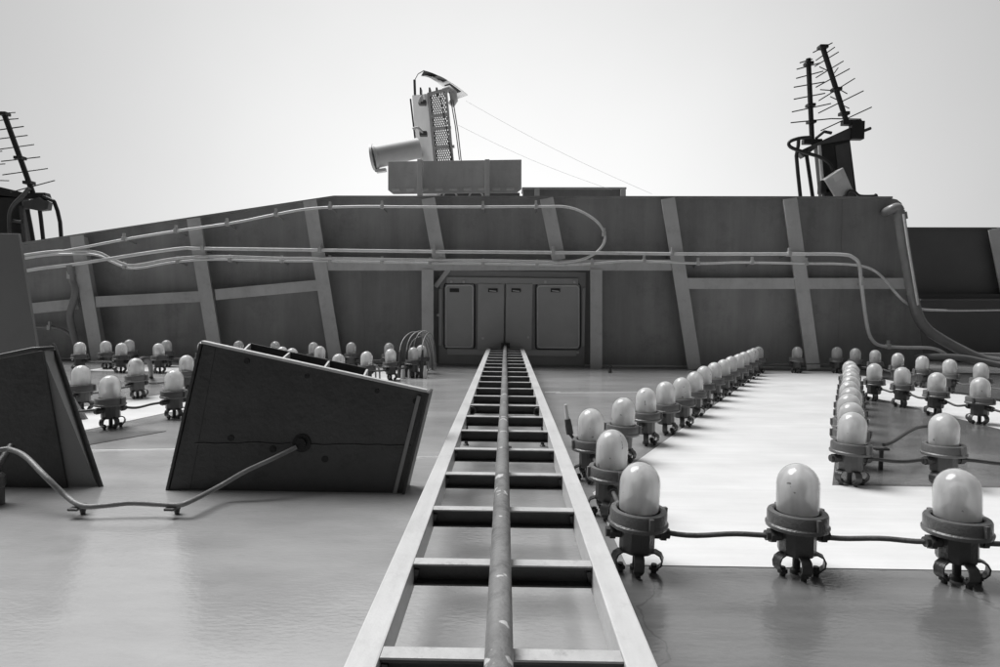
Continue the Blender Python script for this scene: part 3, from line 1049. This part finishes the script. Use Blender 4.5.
# bolt stains and grommet
gp = h2(302, 443) - o0
b = B(); tube(b, [gp + Vector((0, .002, 0)), gp + Vector((0, -.006, 0))], .034, 20)
tube(b, [gp + Vector((0, -.004, 0)), gp + Vector((0, -.018, 0))], .020, 14); part('grommet', b, M_stain, hb, 30)
for (px, py) in ((247, 361), (307, 376), (377, 391), (415.5, 401), (410, 431), (325, 459), (231, 438), (273, 449)):
    v = h2(px, py) - o0
    b = B(); tube(b, [v + Vector((0, .001, 0)), v + Vector((0, -.0025, 0))], random.uniform(.009, .015), 11); part('bolt', b, M_stain, fp, 30)

# solid bracket at far left
o1 = h2(67, 495.5); o1.z = 0
ha = thing('hood_bracket', 'plain dark steel hood bracket with a lighter side plate in front of the grey panel', 'bracket', o1)
fTR, fBR = h2(41.5, 351) - o1, h2(67, 495.5) - o1
fBR.z = -.002
fTL, fBL = h2(-190, 396) - o1, h2(-165, 495.5) - o1
fBL.z = -.002
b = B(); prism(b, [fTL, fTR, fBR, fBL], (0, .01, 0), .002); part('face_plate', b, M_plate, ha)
sTR, sBR = at_d(54, 350, Dh + .13) - o1, at_z(100, 486.5, 0) - o1
sBR.z = -.002
b = B(); prism(b, [fTR + Vector((.001, .012, 0)), sTR, sBR, fBR + Vector((.001, .012, 0))], (-.008, 0, .0), .001); part('side_plate', b, M_panel, ha)
# rounded dark rim around the side plate
rim = [fTL + Vector((0, .0, .004)), fTR + Vector((-.03, 0, .006)), fTR + Vector((.012, .04, .008)), sTR + Vector((0, -.006, .002)), sTR + Vector((.012, .0, -.022)), sBR + Vector((.004, 0, .0))]
b = B(); tube(b, [rim[0], rim[1], rim[2]] + spline(rim[2:], 5)[1:], .0085, 8); part('rim', b, M_plate, ha, 60)

# grey panel behind it
Dp = 3.2
q0 = at_d(-200, 233, Dp); q1 = at_d(18, 233.5, Dp); q2 = at_d(50, 437, Dp)
o2_ = Vector((q2.x, Dp, 0))
pn = thing('splinter_panel', 'plain mid grey steel panel standing behind the solid hood bracket', 'panel', o2_)
b = B(); prism(b, [q0 - o2_, q1 - o2_, Vector((q2.x, Dp, .002)) - o2_, Vector((q0.x, Dp, .002)) - o2_], (0, .02, 0), .003); part('plate', b, M_panel, pn)
g0 = at_z(86, 420, 0); g1 = at_d(72, 398, g0.y)
b = B(); prism(b, [Vector((g0.x - .2, g0.y, .002)) - o2_, Vector((g0.x, g0.y, .002)) - o2_, g1 - o2_, g1 + Vector((-.15, 0, 0)) - o2_], (0, .02, 0)); part('gusset', b, M_panel, pn)

# hose along the foot of the brackets
hp = [at_z(x, y, z) for x, y, z in ((-60, 462, .17), (0, 450, .185), (12, 450, .185), (26, 457, .17), (46, 477, .12), (66, 496, .06))]
hp += [at_z(83, 506, .040), at_z(105, 505.5, .040), at_z(130, 503, .046), at_z(155, 504, .042), at_z(177, 505, .040), at_z(190, 501.5, .05)]
A_ = at_z(200, 497.5, .062); Z_ = h2(298, 446)
for x, y in ((220, 486), (245, 471.5), (272, 459)):
    hp.append(at_d(x, y, 2.04 + .12 * (x - 200) / 100))
hp.append(Z_ + Vector((0, -.02, 0)))
bm = B(); tube(bm, spline(hp, 6), .0088, 10)
solo('hose', bm, M_hose, 'grey armoured hose sagging between two clips and plugging into the ribbed bracket', 'hose', None, 60, loc=at_z(83, 516, 0))
for px, lb in ((83, 'short dark clip post holding the hose near the solid bracket'), (177, 'short dark clip post holding the hose below the ribbed bracket')):
    f = at_z(px, 514, 0)
    t = thing('hose_clip', lb, 'clip', (f.x, f.y, 0))
    b = B(); lathe(b, [(.007, .0005), (.009, .012), (.012, .02), (.012, .034)], 10); part('post', b, M_black, t, 40)
    hh = at_z(px, 506, .040) - f
    b = B(); box(b, (-.016, hh.y - .012, .026), (.016, hh.y + .014, .034), .002); part('saddle', b, M_black, t)
# fitting at the hose's left end
f = at_z(-6, 505, 0)
t = thing('junction_box', 'dark round fitting where the hose leaves beside the solid bracket', 'fitting', (f.x, f.y, 0))
b = B(); lathe(b, [(.03, .001), (.03, .06), (.034, .065), (.034, .10), (.025, .11), (0, .112)], 16); part('body', b, M_black, t, 30)
b = B(); tube(b, [(0, 0, .10), (0, .04, .15), (-.02, .1, .18)], .012, 8); part('gland', b, M_black, t, 60)

# ================================================================ SMALL FITTINGS
# pointed stub beside ladder
f = at_z(574, 446, 0)
t = thing('pipe_stub', 'slim pointed metal stub with dark sleeve standing by the ladder rail', 'stub', (f.x, f.y, 0))
tip = at_d(565.5, 404.5, f.y) - f; mid = at_d(567.5, 419, f.y) - f; bot = at_d(570, 434, f.y) - f
b = B(); tube(b, [mid, tip], [.012, .007], 10); part('tip', b, M_boxgrey, t, 40)
b = B(); tube(b, [bot, bot.lerp(mid, .5), mid], [.018, .018, .015], 12); part('sleeve', b, M_black, t, 40)
b = B(); tube(b, [(0.01, 0, .001), (.012, 0, .02), bot], .008, 8); tube(b, [(-.01, 0, .012), (.05, -.01, .014)], .009, 8); part('base', b, M_black, t, 40)
f = at_z(610, 373, 0)
t = thing('lifting_eye', 'tiny steel lug standing on the wall near the hatch', 'lug', (f.x, f.y, 0))
b = B(); lathe(b, [(.02, .001), (.02, .02), (.012, .03), (.012, .05)], 10); part('base', b, M_black, t, 40)
b = B(); tube(b, [Vector((.016 * math.cos(a), 0, .066 + .016 * math.sin(a))) for a in [i * math.pi / 5 for i in range(11)]], .006, 6); part('ring', b, M_lamp, t, 60)

# looped cables left of the ladder top
lc = at_z(412, 378, 0)
loops = thing('cable_loops', 'bundle of thin looped cables plugged into upright stubs left of the ladder', 'cables', (lc.x, lc.y, 0))
for i, (x0, x1, ty) in enumerate(((399.5, 429, 333), (406.5, 433, 332), (413.5, 434.5, 331.5), (421.5, 436, 334), (409, 432, 337.5))):
    p = at_z(x0, 378 - (i % 3) * .8, 0); q = at_z(x1, 372 + (i % 3), 0)
    hz = at_d((x0 + x1) / 2, ty, p.y).z
    b = B()
    tube(b, [Vector((p.x, p.y, .001)) - lc, Vector((p.x, p.y, .06)) - lc, Vector((p.x + .004, p.y, .16)) - lc, Vector((p.x + .01, p.y, .27)) - lc], [.021, .021, .017, .008], 10)
    st = part('stub', b, M_lamp, loops, 40)
    if i < 4:
        b = B(); tube(b, [Vector((p.x + .036, p.y - .02, .001)) - lc, Vector((p.x + .036, p.y - .02, .05)) - lc, Vector((p.x + .036, p.y - .02, .12)) - lc], [.02, .02, .012], 10); part('connector', b, M_boxgrey, loops, 40)
    L_ = []
    for k in range(15):
        a = k / 14
        x = p.x + (q.x - p.x) * (.5 - .5 * math.cos(math.pi * a))
        y = p.y + (q.y - p.y) * a
        z = .25 + (hz - .25) * math.sin(math.pi * a) ** .8 if a < .5 else .03 + (hz - .03) * math.sin(math.pi * a) ** .75
        L_.append(Vector((x, y, max(z, .02))) - lc)
    b = B(); tube(b, spline(L_, 2), .0055, 6); part('loop', b, M_hose, st, 60)
lc2 = at_z(372, 380, 0)
loops2 = thing('cable_loops', 'small pair of looped cables just behind the end of the ribbed bracket', 'cables', (lc2.x, lc2.y, 0))
for i, (x0, x1, ty) in enumerate(((365, 376, 363), (369, 380, 365))):
    p = at_z(x0, 380, 0); q = at_z(x1, 380, 0)
    hz = at_d((x0 + x1) / 2, ty, p.y).z
    L_ = [Vector((p.x + (q.x - p.x) * (.5 - .5 * math.cos(math.pi * k / 12)), p.y, .01 + (hz - .01) * math.sin(math.pi * k / 12) ** .6)) - lc2 for k in range(13)]
    b = B(); tube(b, L_, .008, 8); part('loop', b, M_hose, loops2, 60)

# ================================================================ ABOVE THE OVERHANG'S RIM
# screen plate on two posts
Dk = 7.75
def k2(px, py, d=Dk):
    return at_d(px, py, d)
kb = k2(455, 205)
sp = thing('screen_plate', 'grey steel plate on two pale posts standing on the rim over the hatch', 'screen', kb)
c = [k2(*p) - kb for p in ((388, 161.5), (521.5, 159.5), (521.5, 189), (517, 192.5), (393, 194), (388, 190))]
b = B(); prism(b, c, (0, .03, 0), .004); part('plate', b, M_stiff, sp)
for x in (420, 487.3):
    p, q = k2(x, 160, Dk - .08) - kb, k2(x, 215, Dk - .08) - kb
    b = B(); beam(b, p, q, 4.6 * Dk / FPX, .09, (1, 0, 0), .005); part('post', b, M_mast, sp)
for i in range(9):
    x = 396 + i * 14.3
    p = k2(x, 189.8 - i * .12, Dk - .012) - kb
    b = B(); beam(b, p + Vector((-.05, 0, 0)), p + Vector((.05, 0, .004)), .02, .03, (0, 1, 0), .004); part('rivet_strip', b, M_mast, sp)
b = B(); box(b, Vector((k2(440, 198).x, Dk + .1, k2(440, 210).z)) - kb, Vector((k2(520, 191).x, Dk + .3, k2(520, 191).z)) - kb, .01); part('backing', b, M_antgrey, sp)
for px in (450, 476):
    b = B(); tube(b, [at_d(px + 7 * math.cos(a), 197 - 6 * math.sin(a), Dk + .02) - kb for a in [i * math.pi / 8 for i in range(9)]], .012, 8); part('cable_bend', b, M_boxgrey, sp, 60)

# low box further along the rim
lb_ = k2(575, 205)
lo = thing('rim_box', 'long low grey locker lying along the rim right of the screen plate', 'locker', lb_)
c = [k2(*p) - lb_ for p in ((523, 188), (626, 188), (624, 210), (523, 210))]
b = B(); prism(b, c, (0, .3, 0), .006); part('body', b, M_under, lo)
b = B(); prism(b, [k2(*p, Dk - .025) - lb_ for p in ((522, 187.2), (626.5, 187.2), (626.5, 189), (522, 189))], (0, .34, 0)); part('lid', b, M_stiff, lo)
for x in (537, 623):
    b = B(); beam(b, k2(x, 189.5, Dk - .03) - lb_, k2(x, 210, Dk - .03) - lb_, 5 * Dk / FPX, .05, (1, 0, 0), .004); part('end_strap', b, M_mast, lo)

# mast housing with wire screen
Dm = 8.1
def m2(px, py, d=Dm):
    return at_d(px, py, d)
mb = m2(440, 205)
mh = thing('searchlight_tower', 'leaning pale equipment tower with wire mesh side above the screen plate', 'tower', mb)
c = [m2(*p) - mb for p in ((412, 95, Dm + .5), (427, 93.5), (437.5, 200), (420, 200, Dm + .5))]
b = B(); prism(b, c, (.05, .06, 0), .008); part('side_panel', b, M_mast, mh)
for fx in (0.0,):
    pass
# frame bars of the screen side
def mbar(a, c_, w_=.04, m=M_mast, name='frame_bar', d=Dm - .02):
    b = B(); beam(b, m2(a[0], a[1], d) - mb, m2(c_[0], c_[1], d) - mb, w_, .03, (0, 1, 0)); part(name, b, m, mh)
mbar((428.5, 94), (439.5, 200), .05)
mbar((446, 91), (456.5, 200), .05)
for a, c_ in (((427.5, 94.5), (447.5, 89.5)), ((430, 116.5), (449, 114.5)), ((431.2, 129), (451, 127.5)), ((434.5, 148), (454.5, 146.5)), ((437, 168), (456, 167))):
    mbar(a, c_, .045)
# wires of the mesh, joined as one panel
b = B()
def me_pt(u, v):
    a = Vector((428.5 + 11 * v, 94 + 106 * v, 0)); c_ = Vector((446.5 + 10 * v, 91 + 109 * v, 0))
    p = a.lerp(c_, u)
    return m2(p.x, p.y, Dm + .02) - mb
for i in range(-26, 10):
    u0 = i / 8
    pts = []
    for s in range(41):
        v = s / 40
        u = u0 + v * 3.0
        if 0 <= u <= 1:
            pts.append(me_pt(u, v))
    if len(pts) > 1:
        tube(b, [pts[0], pts[-1]], .0075, 4)
    pts = []
    for s in range(41):
        v = s / 40
        u = 1 - (u0 + v * 3.0)
        if 0 <= u <= 1:
            pts.append(me_pt(u, v))
    if len(pts) > 1:
        tube(b, [pts[0], pts[-1]], .0075, 4)
wm = part('wire_mesh', b, M_antgrey, mh)
wm['kind'] = 'stuff'
# louvre strip, tubes and rear rail
for xs in ((440, 96, 452.5, 165), (449.5, 92, 459.5, 160), (453, 100, 462, 168)):
    b = B(); tube(b, [m2(xs[0], xs[1], Dm - .05) - mb, m2((xs[0] + xs[2]) / 2 + .8, (xs[1] + xs[3]) / 2, Dm - .05) - mb, m2(xs[2], xs[3], Dm - .05) - mb], .007, 6); part('cable', b, M_antgrey, mh, 60)
b = B(); tube(b, [m2(443, 91, Dm + .1) - mb, m2(449, 89, Dm + .1) - mb, m2(453.5, 93, Dm + .1) - mb, m2(454.5, 100, Dm + .1) - mb, m2(451, 105, Dm + .1) - mb], .05, 8); part('lamp_cowl', b, M_boxgrey, mh, 60)
for (x, y, x2, y2) in ((419, 103, 424, 97), (413, 128.5, 423, 134)):
    p = m2(422.5 if y < 120 else 423.5, y if y < 120 else 134, Dm - .04) - mb
    b = B(); box(b, p + Vector((-.05, -.05, -.03)), p + Vector((.05, .04, .03)), .01); hk = part('lamp_holder', b, M_antgrey, mh)
    b = B(); tube(b, spline([m2(x, y, Dm - .1) - mb, m2((x + x2) / 2, min(y, y2) - .5, Dm - .12) - mb, p + Vector((0, -.03, 0))], 4), .018, 8); part('holder_arm', b, M_mast, hk, 60)
b = B(); tube(b, [m2(415, 95) - mb, m2(414.5, 80) - mb], .018, 6); part('whip', b, M_antgrey, mh)
b = B(); tube(b, [m2(410.5, 99, Dm - .05) - mb, m2(415, 138, Dm - .05) - mb], .012, 6); part('guard_rod', b, M_antgrey, mh)
for x in (421, 430, 437):
    b = B(); box(b, m2(x - 1.4, 94, Dm - .02) - mb, m2(x + 1.4, 90.5, Dm + .1) - mb, .004); part('cap_lug', b, M_antgrey, mh)
# horn cylinder to the left
hc = m2(395, 155)
hn = thing('horn_barrel', 'pale drum shaped barrel pointing sideways from the leaning tower', 'horn', hc)
p, q = m2(373, 157.5, Dm + .1) - hc, m2(419, 148, Dm + .3) - hc
b = B(); tube(b, [p, p.lerp(q, .06), p.lerp(q, .07), q], [.165, .165, .150, .135], 20); part('barrel', b, M_mast, hn, 40)
b = B(); tube(b, [p + Vector((-.012, 0, 0)), p + Vector((.02, 0, .004))], .172, 20); part('rim', b, M_boxgrey, hn, 40)
b = B(); beam(b, p + Vector((.05, 0, -.185)), p + Vector((.18, .0, -.165)), .08, .04, (0, 1, 0)); beam(b, p + Vector((-.02, 0, -.02)), p + Vector((.04, 0, -.19)), .02, .02, (0, 1, 0)); part('bracket', b, M_boxgrey, hn)

# flag flying above tower
def flag_pt(u, v):
    c0 = Vector((424 + 44 * u, 70.5 + 3 * math.sin(u * 3) + 24 * u ** 2, 0))
    c1 = Vector((421 + 34 * u, 76 + 2 * u + 22 * u ** 2, 0))
    p = c0.lerp(c1, v)
    return at_d(p.x, p.y, 8.3 + .12 * math.sin(7 * u + 2 * v) + .25 * v)
fb = flag_pt(0, 0)
b = B()
NU, NV = 26, 8
g = [[b.verts.new(flag_pt(i / NU, j / NV) - fb) for j in range(NV + 1)] for i in range(NU + 1)]
bd = B()
gd = [[bd.verts.new(flag_pt(i / NU, j / NV) - fb) for j in range(NV + 1)] for i in range(NU + 1)]
for i in range(NU):
    for j in range(NV):
        u, v = (i + .5) / NU, (j + .5) / NV
        dark = (u < .54 and v < .85 - .6 * u) or (.62 < u < .90 and .10 < v < .95 - 1.2 * abs(u - .76))
        (bd if dark else b).faces.new([(gd if dark else g)[a][c_] for a, c_ in ((i, j), (i + 1, j), (i + 1, j + 1), (i, j + 1))])
for x in (b, bd):
    bmesh.ops.delete(x, geom=[v for v in x.verts if not v.link_faces], context='VERTS')
    bmesh.ops.solidify(x, geom=x.faces[:], thickness=.006)
fg = thing('flag', 'curled black and white flag streaming above the leaning tower', 'flag', fb)
part('white_cloth', b, M_flagcloth, fg, 60); part('black_cloth', bd, M_flagb, fg, 60)
b = B(); tube(b, [at_d(414.5, 80.5, 8.12) - fb, at_d(418, 74, 8.2) - fb, Vector((0, 0, 0))], .006, 5); part('halyard', b, M_antgrey, fg)

# rigging wires
for a, c_, lb in (((466, 101), (652, 194), 'thin upper rigging wire slanting from the flag to the rim'), ((458, 125), (612, 190), 'thin lower rigging wire slanting from the tower to the rim')):
    p, q = at_d(a[0], a[1], 8.4), at_d(c_[0], c_[1], 7.6)
    b = B(); tube(b, [p.lerp(q, i / 10) - Vector((0, 0, .05 * math.sin(math.pi * i / 10))) for i in range(11)], .0016, 5)
    solo('rigging_wire', b, M_mast, lb, 'wire', None, None, loc=q)

# ---------------------------------------------------------------- antennas
Dr = 7.9
def crop_pt(cx, cy, x0, y0, sc, d):
    return at_d(x0 + cx / sc, y0 + cy / sc, d)
def R_(cx, cy, d=Dr):
    return crop_pt(cx, cy, 780, 40, 4.17, d)
rb = R_(240, 720)
ra = thing('antenna_mount', 'pair of dark spiky aerials on a bracket pillar with a pale box', 'antenna', rb)
def rpart(name, fn, m, sm=50, parent=None):
    b = B(); fn(b); return part(name, b, m, parent or ra, sm)
def rods(parent, els, d, r, base):
    for (x0, y0, x1, y1) in els:
        b = B(); tube(b, [crop_fn(x0, y0, d) - base, crop_fn(x1, y1, d + .05) - base], r, 6); part('element', b, M_ant, parent, 60)
crop_fn = R_
bo2 = rpart('boom', lambda b: tube(b, [R_(176, 24) - rb, R_(280, 350) - rb], .032, 8), M_ant)
rods(bo2, ((138, 52, 218, 12), (150, 85, 228, 30), (145, 110, 244, 50), (150, 157, 264, 88), (150, 197, 290, 120), (162, 253, 312, 160), (160, 305, 348, 212), (170, 378, 382, 280)), Dr, .0075, rb)
rods(bo2, ((165, 112, 197, 127), (226, 138, 242, 116), (168, 207, 222, 211), (248, 206, 280, 224), (210, 236, 240, 250), (268, 275, 288, 285)), Dr, .0065, rb)
for f in (.02, .56, .87):
    c0 = R_(176, 24).lerp(R_(280, 350), f) - rb
    rpart('clamp', lambda b: box(b, c0 + Vector((-.055, -.05, -.022)), c0 + Vector((.055, .05, .022)), .01), M_ant, None, bo2)
bo1 = rpart('boom', lambda b: tube(b, [R_(118, 78, Dr + .12) - rb, R_(134, 425, Dr + .12) - rb], .032, 8), M_ant)
rods(bo1, ((83, 95, 135, 80), (70, 122, 170, 95), (68, 160, 180, 130), (58, 197, 185, 175), (58, 247, 188, 222), (50, 300, 212, 265), (45, 345, 215, 328), (215, 328, 338, 330)), Dr + .12, .0075, rb)
for f in (.06, .56, .76):
    c1 = R_(118, 78, Dr + .12).lerp(R_(134, 425, Dr + .12), f) - rb
    rpart('clamp', lambda b: box(b, c1 + Vector((-.05, -.05, -.02)), c1 + Vector((.05, .05, .02)), .01), M_ant, None, bo1)
rpart('cross_arm', lambda b: (prism(b, [R_(*p) - rb for p in ((75, 465), (285, 368), (335, 350), (340, 405), (300, 415), (160, 440), (100, 490))], (0, .10, 0), .008)), M_antgrey, None)
rpart('cradle', lambda b: (box(b, R_(265, 352, Dr - .03) - rb, R_(328, 340, Dr + .05) - rb, .006), box(b, R_(300, 412, Dr - .04) - rb, R_(338, 345, Dr + .05) - rb, .006),
                           tube(b, [R_(335, 385) - rb, R_(378, 368) - rb], .02, 6)), M_ant, None)
rpart('cradle', lambda b: box(b, R_(100, 432, Dr + .02) - rb, R_(165, 418, Dr + .10) - rb, .01), M_ant, None)
rpart('cable_bend', lambda b: tube(b, [R_(150, 410) - rb, R_(185, 382) - rb, R_(215, 388) - rb], .02, 6), M_ant)
rpart('pillar', lambda b: prism(b, [R_(*p) - rb for p in ((162, 435), (292, 412), (330, 720), (190, 720))], (0, .14, 0), .008), M_ant, None)
rpart('pillar_face', lambda b: prism(b, [R_(*p, Dr - .012) - rb for p in ((230, 440), (290, 425), (318, 720), (262, 720))], (0, .01, 0)), M_antgrey, None)
rpart('corner_angle', lambda b: tube(b, [R_(163, 440, Dr - .02) - rb, R_(186, 700, Dr - .02) - rb], .022, 4), M_boxgrey)
jb = rpart('junction_box', lambda b: prism(b, [R_(*p, Dr - .22) - rb for p in ((186, 582), (264, 530), (306, 627), (236, 664))], (0, .18, 0), .012), M_boxgrey, None)
rpart('label_plate', lambda b: prism(b, [R_(*p, Dr - .226) - rb for p in ((222, 570), (252, 551), (262, 573), (232, 593))], (0, .005, 0)), M_flagw, None, jb)
rpart('box_foot', lambda b: (box(b, R_(170, 640, Dr - .2) - rb, R_(196, 590, Dr - .1) - rb, .02), box(b, R_(186, 655, Dr - .2) - rb, R_(212, 620, Dr - .12) - rb, .02)), M_ant, None, jb)
for pts in (((78, 405), (76, 440), (68, 482), (75, 560), (92, 720)), ((108, 455), (112, 490), (146, 720)), ):
    rpart('rail', lambda b: tube(b, [R_(*p) - rb for p in pts], .024, 8), M_ant)
rpart('cable_loop', lambda b: tube(b, spline([R_(*p, Dr - .1) - rb for p in ((130, 405), (80, 410), (40, 425), (45, 447), (100, 468), (165, 488), (205, 515), (222, 545))], 4), .022, 8), M_ant)
rpart('cable_loop', lambda b: tube(b, spline([R_(*p, Dr - .24) - rb for p in ((270, 660), (285, 630), (310, 632), (335, 650), (400, 650), (395, 645))], 4), .018, 8), M_ant)

Dq = 7.9
def L2(cx, cy, d=Dq):
    return crop_pt(cx, cy, 0, 90, 3.926, d)
lb0 = L2(60, 680)
la = thing('antenna_mount', 'single leaning dark aerial on a bracket beside three drooping rods', 'antenna', lb0)
def lpart(name, fn, m, sm=50, parent=None):
    b = B(); fn(b); return part(name, b, m, parent or la, sm)
crop_fn = L2
bo = lpart('boom', lambda b: tube(b, [L2(14, 88) - lb0, L2(128, 402) - lb0], .032, 8), M_ant)
rods(bo, ((-32, 92, 60, 88), (-22, 121, 72, 112), (-30, 160, 93, 143), (-40, 196, 108, 178), (-40, 238, 133, 214), (5, 280, 157, 263), (10, 333, 187, 308), (40, 402, 215, 355)), Dq, .0075, lb0)
for f in (.02, .57, .88):
    c2 = L2(14, 88).lerp(L2(128, 402), f) - lb0
    lpart('clamp', lambda b: box(b, c2 + Vector((-.055, -.05, -.022)), c2 + Vector((.055, .05, .022)), .01), M_ant, None, bo)
bo_ = lpart('boom', lambda b: tube(b, [L2(-55, 120, Dq + .12) - lb0, L2(-40, 400, Dq + .12) - lb0], .032, 8), M_ant)
rods(bo_, ((-100, 250, 8, 240), (-100, 296, 20, 290), (-110, 352, 35, 356)), Dq + .12, .0075, lb0)
lpart('cross_arm', lambda b: prism(b, [L2(*p) - lb0 for p in ((-90, 360), (20, 385), (90, 405), (175, 402), (185, 430), (100, 425), (-90, 420))], (0, .10, 0), .008), M_ant, None)
lpart('gusset', lambda b: prism(b, [L2(*p, Dq - .03) - lb0 for p in ((90, 440), (150, 420), (190, 440), (185, 470), (150, 474), (92, 462))], (0, .08, 0), .006), M_antgrey, None)
lpart('pillar', lambda b: prism(b, [L2(*p) - lb0 for p in ((-90, 400), (82, 420), (108, 690), (-90, 690))], (0, .14, 0), .01), M_ant, None)
lpart('corner_angle', lambda b: tube(b, [L2(84, 455, Dq - .02) - lb0, L2(106, 640, Dq - .02) - lb0], .03, 4), M_antgrey)
lpart('step_rung', lambda b: tube(b, [L2(45, 513, Dq - .05) - lb0, L2(86, 518, Dq - .05) - lb0], .022, 6), M_antgrey)
for pts in (((212, 437), (226, 475), (236, 520), (248, 680)), ((150, 425), (160, 500), (180, 680)), ((108, 470), (120, 530), (146, 680))):
    lpart('rail', lambda b: tube(b, [L2(*p) - lb0 for p in pts], .024, 8), M_ant)
lpart('rail_bar', lambda b: tube(b, [L2(170, 418) - lb0, L2(212, 437) - lb0], .024, 8), M_ant)
lpart('conduit', lambda b: tube(b, spline([L2(*p, Dq - .08) - lb0 for p in ((115, 385), (90, 415), (55, 450), (38, 492), (40, 570), (44, 640))], 4), .026, 8), M_antgrey)
